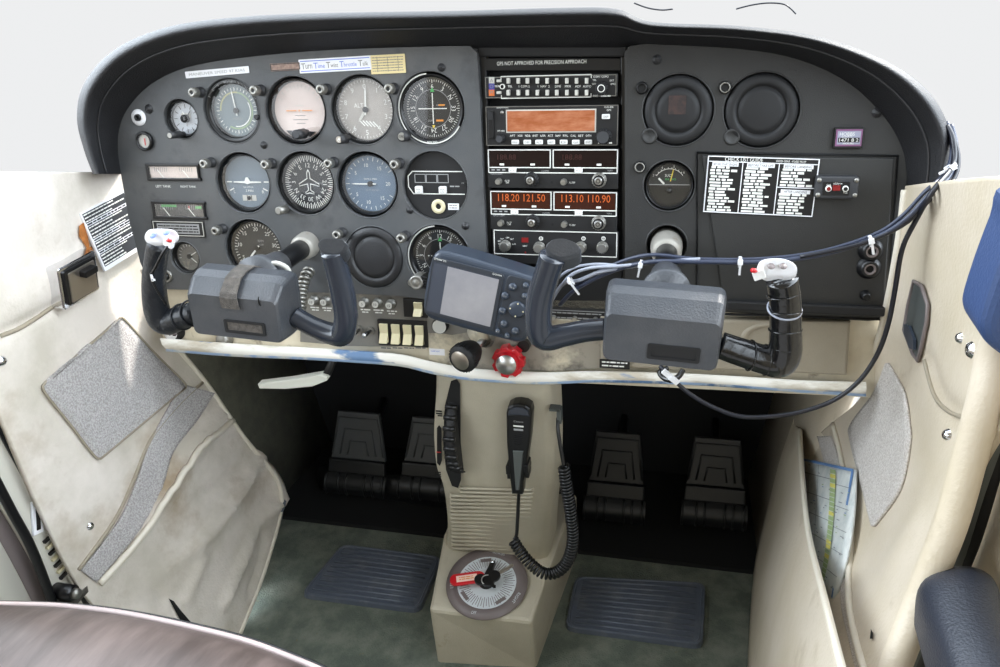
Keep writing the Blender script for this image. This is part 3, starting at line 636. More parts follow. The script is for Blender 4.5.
def radio(px0, px1, py0, py1, label, name='radio', m='radio_face', dep=.008):
    a = P(px0, py1, dep); b = P(px1, py0, dep); w, h = b.x-a.x, b.z-a.z; cx, cz = (a.x+b.x)/2, (a.z+b.z)/2
    t = thing(name, label, 'radio', TILT @ Matrix.Translation((cx, -dep, cz)), RG)
    mb = MB(); mb.slab(rrect(w, h, .0015, 2), 0, .018, m, .0008); obj('faceplate', mb, t)
    def q(x, y): p = P(x, y, dep); return p.x-cx, p.z-cz
    return t, w, h, q
def rknob(t, c, r, L, m='matt_black', cap=None, inner=None, name='knob', lab=None):
    mb = MB(); mb.lathe([(r*1.15, 0), (r*1.15, -L*.3), (r, -L*.34), (r*.94, -L), (r*.86, -L*1.04)], m, 22); mb.disc(r*.86, -L*1.04, cap or m, 22)
    for k in range(16): a = 2*PI*k/16; mb.box((r*math.cos(a), -L*.66, r*math.sin(a)), (r*.14, L*.6, r*.14), m)
    if inner: mb.lathe([(r*.62, -L), (r*.58, -L*1.5), (r*.5, -L*1.55)], inner, 18); mb.disc(r*.5, -L*1.55, inner, 18); mb.lathe([(r*.32, -L*1.56), (r*.22, -L*1.57)], 'gauge_black', 14)
    o = obj(name, mb, t, lab, Matrix.Translation((c[0], 0, c[1]))); return o
# audio panel
t, w, h, q = radio(484.5, 618, 73.5, 99, 'flat audio selector radio with two rows of white toggles, topmost in the rack', 'audio_panel')
mb = MB(); mb.frame(0, 0, w*.975, h*.9, 0, .0006, 'dull_metal')
a = q(501, 76.5); b = q(591, 97); 
for z in (a[1], b[1]): mb.rect((a[0]+b[0])/2, z, b[0]-a[0], .0008, 0, 'mark_white')
for x in (a[0], b[0]):
    for z in (a[1], b[1]): mb.rect(x, z+(-.002 if z == a[1] else .002), .0008, .004, 0, 'mark_white')
for x, s_ in ((497, 'MKR'), (510, 'TEL'), (519, '1'), (524, 'COM'), (529, '2'), (538, '1'), (543.5, 'NAV'), (549, '2'), (558, 'DME'), (568, 'MKR'), (578, 'ADF'), (587, 'AUTO')):
    c = q(x, 86.3); mb.text(s_, c, 'mark_white', h=.0024, y=0)
c = q(601, 76.7); mb.text('COM1 COM2', c, 'mark_white', w=.017, y=0); mb.text('MIC', q(595.5, 96), 'mark_white', h=.0022, y=0); words(mb, *[q(601, 96)[0], q(613, 96)[0]], q(601, 96)[1], .0018, 0, 'mark_white', random)
for x, y, s_ in ((594.5, 80, 'TEL'), (594, 84, 'OFF'), (612, 80.5, 'EXT'), (613, 84, 'EMG')): mb.text(s_, q(x, y), 'mark_white', h=.0019, y=0)
for y, m_ in ((80.5, 'dull_white'), (86.5, 'label_blue'), (92.5, 'label_orange')): c = q(491.7, y); mb.rect(c[0], c[1], .0065, .0075, 0, m_, t=.0006)
for y, s_ in ((80.5, 'A'), (86.5, 'O'), (92.5, 'M')): mb.text(s_, q(491.7, y), 'grey_text', h=.004, y=-.0007)
obj('lettering', mb, t)
for i, x in enumerate((499.5, 509, 519, 528, 538, 547.7, 557.3, 567.3, 577, 587)):
    for y in (80.8, 92.6):
        c = q(x, y); mb = MB()
        if i == 0: mb.box((c[0], -.0022, c[1]), (.0055, .004, .003), 'dull_white')
        else: mb.box((c[0]+.0026, -.0004, c[1]), (.0022, .001, .006), 'deep_black'); mb.box((c[0], -.003, c[1]), (.0036, .0055, .0062), 'dull_white')
        obj('toggle', mb, t, mods=[('bevel', .0006)])
c = q(502.5, 86.6); mb = MB(); mb.lathe([(.0032, 0), (.003, -.002), (.002, -.0022)], 'mark_white', 12, Matrix.Translation((c[0], 0, c[1]))); obj('lamp', mb, t)
c = q(602, 88.3); kb = rknob(t, c, .0068, .008); mb = MB(); mb.lathe([(.0042, -.0086), (.0034, -.0088)], 'mark_white', 18); obj('knob_ring', mb, kb)
# gps radio
t, w, h, q = radio(486, 619, 104.5, 146, 'tall radio with orange screen and a row of white keys below it', 'gps_radio')
mb = MB(); mb.frame(0, 0, w*.985, h*.965, 0, .0006, 'dull_metal'); mb.text('BENDIX/KING', q(502.5, 107.5), 'mark_white', w=.014, y=0); mb.text('KLN 89B', q(609, 107), 'mark_white', w=.010, y=0); mb.text('GPS', q(609, 110), 'mark_white', w=.005, y=0); mb.text('PP ON', q(501, 131), 'mark_white', w=.008, y=0)
for i, s_ in enumerate(('APT', 'VOR', 'NDB', 'INT', 'USR', 'ACT', 'NAV', 'FPL', 'CAL', 'SET', 'OTH')): mb.text(s_, q(512.5+i*7.6, 135.7), 'mark_white', w=.0062, h=.0024, y=0)
words(mb, q(598, 143)[0], q(612, 143)[0], q(600, 143)[1], .0016, 0, 'mark_white', random)
obj('lettering', mb, t)
a = q(507.5, 131.5); b = q(595, 110); mb = MB(); W_, H_ = b[0]-a[0], b[1]-a[1]; C_ = ((a[0]+b[0])/2, (a[1]+b[1])/2)
mb.rect(*C_, W_+.003, H_+.003, 0, 'dull_white', t=.0004); mb.rect(*C_, W_, H_, 0, 'orange_screen', t=.0012); obj('screen', mb, t)
mb = MB(); c = q(491, 116); mb.box((c[0], -.001, c[1]-.010), (.0065, .002, .032), 'gauge_black'); mb.box((c[0], -.002, c[1]), (.006, .004, .009), 'matt_black'); obj('card_slot', mb, t, mods=[('bevel', .0005)])
mb = MB(); mb.lathe([(.0022, 0), (.002, -.001), (.0001, -.0014)], 'dull_metal', 14); obj('light_sensor', mb, t, M=Matrix.Translation((q(502, 112.5)[0], 0, q(502, 112.5)[1])))
for i, s_ in enumerate(('MSG', 'OBS', 'ALT', 'NRST', 'D', 'CLR', 'ENT')):
    c = q((515.5, 527.5, 539.3, 551.5, 563.8, 576, 588.5)[i], 142); mb = MB(); mb.slab(rrect(.0088, .0052, .001, 2), -.003, 0, 'button_white', .0008); mb.text(s_, (0, 0), 'grey_text', w=.0055, h=.0022, y=-.0031); obj('key', mb, t, M=Matrix.Translation((c[0], 0, c[1])))
c = q(606, 116.5); mb = MB(); mb.slab(rrect(.0092, .0055, .001, 2), -.003, 0, 'button_white', .0008); mb.text('CRSR', (0, 0), 'grey_text', w=.006, h=.0022, y=-.0031); obj('key', mb, t, M=Matrix.Translation((c[0], 0, c[1])))
rknob(t, q(501, 138.5), .0046, .009, 'matt_black', 'radio_strip'); rknob(t, q(604, 136.5), .0078, .013, 'matt_black', 'radio_strip', name='tuning_knob')
# nav/com radios
def navcom(px0, px1, py0, py1, label, lit):
    t, w, h, q = radio(px0, px1, py0, py1, label, 'nav_com_radio'); sx = w/2-.0012; top = h/2
    mb = MB(); zf = h*.30; hf = h*.44; gap = .0035; ww = (w-.003-gap)/2
    for s_ in (-1, 1): mb.frame(s_*(ww/2+gap/2), top-.0015-hf/2, ww, hf, 0, .0011, 'mark_white')
    z = top-.0015-hf; mb.rect(0, z-h*.13, w-.003, .0011, 0, 'mark_white')
    for s_ in (-1, 1): mb.rect(s_*(w/2-.0015), z-h*.065, .0011, h*.13, 0, 'mark_white')
    mb.rect(0, z-h*.065, w-.006, h*.09, 0, 'gauge_black')
    for i in range(3): mb.rect(-w*.455+i*w*.042, z-h*.06, w*.025, .0015, -.0003, 'mark_grey')
    mb.text('COMM', (-w*.05, z-h*.085), 'mark_grey', w=.009, y=-.0003); mb.text('NAV', (w*.44, z-h*.065), 'mark_grey', w=.006, y=-.0003)
    mb.text('NAV/COM', (-w*.43, z-h*.165), 'mark_grey', w=.014, y=0); mb.text('PULL TEST', (-w*.345, -h*.31), 'mark_white', w=.006, h=.002, y=0); mb.text('OFF', (-w*.345, -h*.36), 'mark_white', w=.004, h=.0018, y=0); mb.text('PULL IDENT', (w*.155, -h*.34), 'mark_white', w=.0075, h=.002, y=0)
    mb.disc(.0016, -.0002, 'deep_black', 10, c=(0, -h*.34)); obj('lettering', mb, t)
    for s_ in (-1, 1):
        cx = s_*(ww/2+gap/2); cz = top-.0015-hf/2; mb = MB(); mb.rect(cx, cz, ww-.003, hf-.002, 0, 'lit_window' if lit else 'dark_screen', t=.0003)
        for k in (-.28, .22): mb.rect(cx+ww*k, cz-hf*.32, .0055, .0022, -.0004, 'mark_white')
        o = obj('display', mb, t); mb = MB()
        if lit: txt = ('118.20 121.50', '113.10 110.90')[s_ > 0]; mb.text(txt, (cx+.001, cz+hf*.16), 'amber_digits', w=ww*.78, h=hf*.42, y=-.0005)
        else:
            mb.text('188.88', (cx-ww*.2, cz+hf*.1), 'amber_dim', w=ww*.3, h=hf*.3, y=-.0005)
        obj('digits', mb, o)
        mb = MB(); mb.slab(rrect(.0092, .0062, .001, 2), -.0035, 0, 'button_white', .0008); mb.text('< >', (0, 0), 'grey_text', w=.005, h=.002, y=-.0036); obj('transfer_button', mb, t, M=Matrix.Translation((-w*.30 if s_ < 0 else w*.205, 0, z-h*.06)))
        rknob(t, (-w*.41 if s_ < 0 else w*.095, -h*.32), .0034, .008, 'dull_metal', 'metal', name='volume_knob'); rknob(t, (-w*.155 if s_ < 0 else w*.36, -h*.27), .0076, .008, 'matt_black' if s_ < 0 else 'dull_metal', 'gauge_black', 'metal', name='tuning_knob')
navcom(488, 619, 148.5, 188, 'two-window radio with unlit dark displays, above the amber-lit one', False)
navcom(490.5, 618, 191.5, 229.5, 'two-window radio with glowing amber digits in both displays', True)
# transponder / adf
t, w, h, q = radio(493, 619, 231.5, 263, 'black radio with four silver knobs and small red window, half behind a yoke grip', 'transponder')
mb = MB(); mb.frame(0, h*.12, w*.97, h*.68, 0, .0011, 'mark_white')
for x, y, s_ in ((499.5, 241, 'SBY'), (502, 239, 'TST'), (507.5, 237.5, 'ON'), (512, 239, 'ALT'), (514, 244, 'LO'), (500, 244, 'OFF')): mb.text(s_, q(x, y), 'mark_white', w=.0042, h=.0019, y=0)
mb.text('IDENT', q(525, 246), 'mark_white', w=.006, h=.0018, y=0); mb.text('TRANSPONDER', q(502, 259), 'mark_grey', w=.015, h=.002, y=0); mb.text('KT 76A', q(545, 259), 'mark_grey', w=.01, h=.002, y=0)
for x in (541, 583.5, 603.5): c = q(x, 238.5); mb.lathe([(.0026, -.0002), (.0018, -.0003)], 'mark_white', 12, Matrix.Translation((c[0], 0, c[1]))); mb.text('0', c, 'mark_white', h=.003, y=0)
obj('lettering', mb, t); mb = MB(); c = q(525, 240); mb.rect(*c, .0085, .006, 0, 'red_led', t=.0006); obj('reply_lamp', mb, t); mb = MB(); c = q(525.5, 252.5); mb.rect(*c, .0018, .0026, 0, 'red_led', t=.0004); obj('lamp', mb, t)
for x in (505.5, 539.5, 561, 581, 602.5): rknob(t, q(x, 245.5 if x < 510 else 247), .0062, .009, 'dull_metal', 'metal', name='selector_knob')
# open black bay with loose cables below, then the small dimmer strip
mb = MB(); mb.slab(pix_poly([(494, 266), (622, 268), (622, 312), (494, 312)], 0), 0, .012, 'deep_black', .001); solo('blanking_plate', mb, 'plain black plate below the transponder behind the cables', 'plate', TILT)
a = P(541, 325, .008); b = P(607, 311, .008); w, h = b.x-a.x, b.z-a.z
t = thing('dimmer_strip', 'small black lettered strip with tiny knobs right of the pedestal knobs', 'switch strip', TILT @ Matrix.Translation(((a.x+b.x)/2, -.008, (a.z+b.z)/2)))
mb = MB(); mb.slab(rrect(w, h, .001), 0, .012, 'radio_face', .0006); mb.frame(0, 0, w*.97, h*.84, 0, .0008, 'mark_grey')
for i in range(3): words(mb, -w*.45, w*.45, h*(.28-i*.28), .0017, 0, 'mark_grey', random, .6)
obj('faceplate', mb, t)
for x in (-.3, .02, .33): rknob(t, (w*x, 0), .0028, .006, 'dull_metal', 'metal')
# ------------------------------------------------------------------ right panel
DR = .012
ro = pix_poly([(624.5, 52), (630, 46)]+[(v.x, v.y) for v in cr([V((x, y, 0)) for x, y in [(645, 44), (740, 49), (800, 60), (850, 84), (885, 118), (902, 148), (907, 178), (900, 235)]], 4)]+[ (890, 308), (882, 320), (868, 321), (740, 313), (725, 312), (726, 305), (625, 301)], DR)
rh = []
RB = {'b1': (678, 110.5, .0385), 'b2': (761.5, 110.5, .0395), 'suc': (669, 186, .0285), 'col': (666.5, 245, .023)}
for k, (x, y, r) in RB.items(): c = P(x, y, DR); rh.append((c.x, c.z, r))
mb = panel_with_holes(ro, rh, -DR, .012, 'panel_plastic_shaded', .002)
rpan = solo('passenger_panel', mb, 'plain dark plastic panel with two blanking discs and a glove door, right', 'instrument panel', TILT)
def rframe(k): x, y, r = RB[k]; c = P(x, y, DR); return TILT @ Matrix.Translation((c.x, 0, c.z))
b1 = blank(rframe('b1'), .0375, 'black blanking disc with a brown square patch in its middle, upper right panel', 'round blanking discs', 'matt_black')
mb = MB(); mb.rect(-.001, .006, .019, .020, -.0140, 'patch_brown', t=.0003)
obj('patch', mb, b1)
blank(rframe('b2'), .0385, 'plain black blanking disc, the right one of the upper pair', 'round blanking discs', 'matt_black')
# ring lugs at the lower left of each disc and the small post fittings at the upper left
def lug(x, y): c = P(x, y, DR); mb = MB(); mb.lathe([(.009, 0), (.009, -.001), (.0075, -.0022), (.006, -.001), (.0001, -.0006)], 'panel_plastic_shaded', 22); obj('lug', mb, rpan, M=Matrix.Translation((c.x, -DR, c.z)))
lug(649.5, 136); lug(732, 137)
for x, y, m_, lb in ((642, 88, 'gauge_black', 'dark socket at the upper left of the patched blanking disc'), (725, 87.5, 'ivory', 'brass-ringed socket at the upper left of the plain right-hand disc'), (640, 167, 'ivory', 'brass-ringed socket left of the vacuum gauge')):
    c = P(x, y, DR); t = thing('socket', lb, 'socket', TILT @ Matrix.Translation((c.x, -DR, c.z)), 'small round sockets on the right panel')
    mb = MB(); mb.lathe([(.0070, 0), (.0064, -.0035), (.0056, -.0048)], 'gauge_black', 22); mb.lathe([(.0056, -.0048), (.0047, -.0054), (.0044, -.0048), (.0042, -.002)], 'dull_metal' if m_ == 'ivory' else 'gauge_black', 22); mb.disc(.0044, -.003, 'deep_black', 18); obj('collar', mb, t)
for x, y in ((657, 59.5), (877, 112.5)): screw(x, y, .0036, DR, rpan)
# vacuum gauge
t = thing('suction_gauge', 'round vacuum gauge with white and yellow needles above the passenger yoke', 'gauge', rframe('suc')); Rr = .0285; bezel(t, Rr, .0235); rd = .0235
mb = MB(); mb.disc(rd, 0, 'dark_dial', 40); mb.slab([(rd*.98*math.cos(R(a)), rd*.98*math.sin(R(a))) for a in range(180, 361, 10)], -.0006, 0, 'gauge_black'); mb.rect(0, 0, rd*1.96, .0009, -.0007, 'mark_grey')
mb.lathe([(.0185, -.0003), (.0178, -.0003)], 'mark_white', 30, a0=R(35), a1=R(145)); ticks(mb, 9, .0177, .0198, .0007, 'mark_white', -.0002, a0=-55, a1=55)
for s_, a in (('3', -60), ('4', -25), ('5', 12), ('6', 48)): mb.text(s_, (.0212*math.sin(R(a)), .0212*math.cos(R(a))), 'mark_white', h=.0026, y=-.0002)
mb.text('SUCT', (-.001, .0105), 'mark_white', w=.009, h=.003, y=-.0002); mb.text('IN HG', (.001, .0062), 'green_mark', w=.012, h=.0022, y=-.0002); mb.text('Cessna', (.001, .0258), 'green_mark', w=.011, h=.0024, y=-.0009); obj('dial', mb, t)
def free_needle(p0, p1, w_, m_): mb = MB(); a = math.atan2(p1[0]-p0[0], p1[1]-p0[1]); L = math.hypot(p1[0]-p0[0], p1[1]-p0[1]); mb.rect((p0[0]+p1[0])/2, (p0[1]+p1[1])/2, w_, L, -.0016, m_, rot=a); obj('pointer', mb, t)
free_needle((-.006, .001), (-.0125, .0075), .0022, 'mark_white'); free_needle((.001, .004), (.004, .0175), .0012, 'yellow_mark'); screw_ = MB(); screw_.lathe([(.0038, 0), (.0036, -.0022), (.0001, -.003)], 'gauge_black', 18, Matrix.Translation((0, 0, -.007))); obj('hub', screw_, t); glass(t, rd)
# hour meter
a = P(832, 148.5, DR); b = P(864, 127, DR); w, h = b.x-a.x, b.z-a.z
t = thing('hour_meter', 'small purple-framed hour meter on the upper right panel', 'meter', TILT @ Matrix.Translation(((a.x+b.x)/2, -DR, (a.z+b.z)/2)))
mb = MB(); mb.slab(rrect(w, h, .002), -.005, 0, 'gauge_black', .001); obj('bezel', mb, t); mb = MB(); mb.rect(0, .0005, w*.88, h*.78, -.005, 'hobbs_purple', t=.001); mb.rect(0, .0005, w*.78, h*.62, -.006, 'hobbs_face', t=.0004); mb.text('HOBBS', (-.002, h*.2), 'mark_white', w=w*.5, h=.0035, y=-.0064); mb.text('QUARTZ', (-.002, h*.07), 'mark_white', w=w*.36, h=.002, y=-.0064); mb.text('HOURS', (0, -h*.24), 'mark_white', w=w*.36, h=.002, y=-.0064); obj('face', mb, t)
mb = MB(); mb.rect(0, -.0018, w*.72, .005, -.0065, 'gauge_black'); mb.text('1471 8 2', (0, -.0018), 'mark_white', w=w*.64, h=.0036, y=-.0068); obj('counter', mb, t)
# glove door
go = pix_poly([(702, 155.5), (894, 158.5), (883, 317), (725, 311)], .014)
gd = thing('glove_door', 'large flat black door filling the lower part of the right panel', 'door', TILT @ Matrix.Translation((0, 0, 0)))
mb = MB(); mb.slab(go, -.0155, -.012, 'panel_plastic_shaded', .0012); obj('door_panel', mb, gd)
mb = MB(); e = pix_poly([(697, 152.5), (898, 156), (887, 320), (722, 314), (697, 300)], .0135); mb.tube([(x, -.013, z) for x, z in e], .0016, 'matt_black', 6, closed=True); obj('frame', mb, gd)
mb = MB(); e = pix_poly([(727, 304), (884, 311)], .017); mb.box(((e[0][0]+e[1][0])/2, -.019, (e[0][1]+e[1][1])/2), (e[1][0]-e[0][0], .010, .011), 'matt_black'); obj('lower_ledge', mb, gd, mods=[('bevel', .002)])
def dknob(x, y, r, lb, hole=True):
    c = P(x, y, .016); t = thing('round_fitting', lb, 'knob', TILT @ Matrix.Translation((c.x, -.0155, c.z)), 'round fittings on the glove door'); mb = MB()
    mb.lathe([(r*1.15, 0), (r*1.15, -.002), (r, -.003), (r*.9, -.009), (r*.7, -.011), (r*.55, -.011)], 'gauge_black', 24); obj('body', mb, t); mb = MB()
    if hole: mb.lathe([(r*.56, -.011), (r*.42, -.0115), (r*.36, -.008)], 'trim_plate', 20); mb.disc(r*.4, -.008, 'deep_black', 16)
    else: mb.disc(r*.56, -.0105, 'deep_black', 16)
    obj('socket', mb, t)
dknob(870.5, 250, .0115, 'upper black socket on the glove door, below the cable tie'); dknob(868.5, 267.5, .011, 'middle black socket on the glove door'); dknob(865, 295, .005, 'tiny lowest black button on the glove door', False)
# check list
def dchk(mb, w, h, y):
    mb.frame(0, 0, w*.985, h*.975, y, .0011, 'label_white'); mb.rect(0, h*.40, w*.97, .0009, y, 'label_white')
    mb.text('CHECK LIST GUIDE', (-w*.17, h*.447), 'mark_white', w=w*.34, h=.0048, y=y); mb.text('FIXED GEAR - FIXED PROP', (w*.25, h*.44), 'mark_white', w=w*.26, h=.0024, y=y)
    xs = [-w*.49, -w*.175, w*.15, w*.49]; heads = ('BEFORE START ENGINE', 'BEFORE TAKE OFF', 'BEFORE LANDING')
    for i in range(3):
        mb.rect(xs[i], -h*.045, .0009, h*.87, y, 'label_white'); x0, x1 = xs[i]+.003, xs[i+1]-.003
        mb.rect((x0+x1)/2, h*.355, (x1-x0)*.9, .0042, y, 'label_white'); mb.text(heads[i], ((x0+x1)/2, h*.355), 'gauge_black', w=(x1-x0)*.82, h=.0026, y=y-.0003)
        n = 15
        for k in range(n):
            z = h*.30-k*h*.0535
            if i == 2 and k == 6: mb.rect((x0+x1)/2, z+.001, x1-x0+.005, .0009, y, 'label_white'); continue
            if i == 2 and k == 7: mb.rect((x0+x1)/2, z, (x1-x0)*.9, .0042, y, 'label_white'); mb.text('AFTER LANDING', ((x0+x1)/2, z), 'gauge_black', w=(x1-x0)*.7, h=.0026, y=y-.0003); continue
            words(mb, x0+(0 if k % 3 else .001), x0+(x1-x0)*random.uniform(.62, 1), z, .0026, y, 'mark_white', random)
placard(703.5, 819.5, 157, 213.5, 'large black check list placard with white columns of small lettering', 'gauge_black', d=.016, rot=R(1.8), draw=dchk)
# intercom
a = P(813, 197, .016); b = P(858, 175, .016); w, h = b.x-a.x, b.z-a.z
t = thing('intercom_box', 'small grey intercom jack box with red lamp right of the check list', 'box', TILT @ Matrix.Translation(((a.x+b.x)/2, -.0165, (a.z+b.z)/2)))
mb = MB(); mb.slab(rrect(w, h, .003), -.012, .001, 'radio_strip', .002); obj('case', mb, t); mb = MB(); mb.rect(-.001, -.001, w*.62, h*.6, -.012, 'gauge_black', t=.0008); mb.text('VOL', (-w*.2, h*.12), 'mark_white', h=.0018, y=-.0128); mb.text('INTERCOM', (0, h*.18), 'mark_white', w=.009, h=.0018, y=-.0128); mb.text('MIC', (w*.2, -h*.22), 'mark_white', h=.0018, y=-.0128); obj('faceplate', mb, t)
for x, m_ in ((-w*.2, 'red_led'), (w*.19, 'mark_white')): mb = MB(); mb.lathe([(.0034, -.0128), (.0032, -.0145), (.0022, -.015)], 'mark_white', 16, Matrix.Translation((x, 0, -.001))); mb.disc(.0022, -.0148, m_ if m_ == 'red_led' else 'gauge_black', 14, c=(x, -.001)); obj('jack', mb, t)
mb = MB(); mb.box((-.001, -.0140, 0), (.0075, .003, .0055), 'red_led'); obj('lamp', mb, t)
for sx in (-1, 1):
    for sz in (-1, 1): mb = MB(); mb.lathe([(.0026, -.012), (.0024, -.0132), (.0001, -.0134)], 'dull_metal', 12, Matrix.Translation((sx*w*.43, 0, sz*h*.33))); obj('screw', mb, t)
# lower beige glove box drawer and surround
mb = MB(); mb.slab(pix_poly([(490, 300), (625, 301), (726, 312), (898, 316), (880, 398), (600, 384), (492, 380)], .0), 0, .012, 'worn_beige'); solo('lower_panel', mb, 'beige metal lower panel behind the passenger yoke', 'panel', TILT)
mb = MB(); mb.slab(pix_poly([(600, 318), (851, 322), (847, 376), (740, 371), (600, 368)], .016), -.016, -.001, 'glovebox_beige', .003); gb = solo('glove_drawer', mb, 'beige drawer front with round dent behind the taped yoke grip', 'drawer', TILT)
c = P(768, 340, .016); mb = MB(); mb.lathe([(.021, 0), (.020, -.0018), (.017, -.002), (.015, .001), (.0001, .0012)], 'glovebox_beige', 28, Matrix.Diagonal((1.5, 1, 1, 1))); mb.box((.030, -.0022, .004), (.006, .0006, .0018), 'orange_mark'); obj('finger_recess', mb, gb, M=Matrix.Translation((c.x, -.016, c.z)))
placard(599.5, 630, 360.5, 367.5, 'tiny black two-line placard below the passenger yoke', 'gauge_black', d=.020, draw=lambda mb, w, h, y: (words(mb, -w*.42, w*.42, h*.2, .0018, y, 'mark_white', random), words(mb, -w*.42, w*.36, -h*.2, .0018, y, 'mark_white', random)))
# ------------------------------------------------------------------ engine controls below the navigation screen
mb = MB(); mb.slab(pix_poly([(427, 306), (545, 318), (600, 322), (604, 368), (560, 372), (470, 370), (428, 362)], .010), -.010, -.002, 'worn_plate', .0015); cp = solo('control_plate', mb, 'scuffed metal plate behind the black and red push knobs', 'plate', TILT)
mb = MB(); a = pix_poly([(427, 305), (470, 310), (489, 322), (475, 331), (452, 335), (440, 333), (427, 333)], .0105); mb.slab(a, -.0106, -.0102, 'sub_grey'); obj('worn_patch', mb, cp)
mb = MB(); c = P(437, 352, .0105); mb.rect(c.x, c.z, .021, .009, -.0102, 'label_white'); mb.text('CARB HEAT', (c.x-.002, c.z+.001), 'blue_text', w=.012, h=.002, y=-.0106); obj('label_tag', mb, cp)
def plunger(x, y, lb, name, cat, build, d=.0105): c = P(x, y, d); t = thing(name, lb, cat, TILT @ Matrix.Translation((c.x, -d, c.z))); build(t); return t
def b_white(t): mb = MB(); mb.lathe([(.0105, 0), (.0105, -.008), (.0092, -.010)], 'gauge_black', 26); mb.disc(.0094, -.0098, 'dull_white', 26); obj('button', mb, t)
plunger(441.5, 324.5, 'flat white-faced round button under the navigation screen', 'carburettor_heat_button', 'button', b_white)
def b_thr(t):
    mb = MB(); mb.lathe([(.012, 0), (.012, -.004), (.009, -.006), (.009, -.010)], 'dull_metal', 24); obj('collar', mb, t)
    d = V((-.016, -.052, -.010)); mb = MB(); mb.tube([(0, 0, 0), d*.5], .0046, 'metal', 14); obj('shaft', mb, t)
    mb = MB(); ax = d.normalized(); z = V((0, 0, 1)); xx = ax.cross(z).normalized(); zz = xx.cross(ax); M_ = Matrix((xx, -ax, zz)).transposed().to_4x4(); M_.translation = d*.5
    mb.lathe([(.007, 0), (.0125, -.003), (.0165, -.012), (.0185, -.022), (.0185, -.030), (.0165, -.034), (.0125, -.035)], 'matt_black', 32, M_)
    for k in range(28): a = 2*PI*k/28; mb.box((.0184*math.cos(a), -.026, .0184*math.sin(a)), (.0014, .010, .0014), 'matt_black', rot=Matrix.Rotation(-a, 3, 'Y'), M=M_)
    obj('knob', mb, t); mb = MB(); mb.disc(.0128, -.0352, 'trim_plate', 28, M_); mb.lathe([(.0128, -.0352), (.0118, -.0362), (.0001, -.0364)], 'key_metal', 28, M_); obj('knob_cap', mb, t)
plunger(486, 338, 'large black push-pull throttle knob with metal cap', 'throttle_knob', 'knob', b_thr)
def b_mix(t):
    mb = MB(); mb.lathe([(.010, 0), (.010, -.006)], 'dull_metal', 20); obj('collar', mb, t); mb = MB(); mb.tube([(0, 0, 0), (0, -.02, 0)], .0042, 'metal', 12); obj('shaft', mb, t)
    mb = MB(); o = []
    for k in range(7):
        a = 2*PI*k/7
        for da, rr_ in ((-.34, .0178), (-.22, .0212), (.22, .0212), (.34, .0178)): o.append((rr_*math.cos(a+da), rr_*math.sin(a+da)))
    mb.slab(o, -.026, -.012, 'red_knob', .0015); mb.lathe([(.0145, -.0262), (.0142, -.032), (.0128, -.034)], 'red_knob', 28); obj('knob', mb, t)
    mb = MB(); mb.lathe([(.0130, -.0338), (.0120, -.0352), (.0001, -.0356)], 'metal', 28); obj('knob_cap', mb, t)
plunger(512, 356, 'bright red lobed mixture knob with silver centre', 'mixture_knob', 'knob', b_mix, .0105)
c = P(525, 344, .0105); mb = MB(); mb.cyl(.008, -.010, 0, 'gauge_black', 20); solo('vernier_nut', mb, 'short black nut half hidden behind the red lobed knob', 'nut', TILT @ Matrix.Translation((c.x, -.0105, c.z)))
c = P(480, 331, .0105); mb = MB(); mb.lathe([(.017, 0), (.016, -.004), (.011, -.010), (.0001, -.012)], 'worn_plate', 28); solo('cable_boss', mb, 'worn round metal boss under the navigation screen, above the red knob', 'boss', TILT @ Matrix.Translation((c.x, -.0105, c.z)))
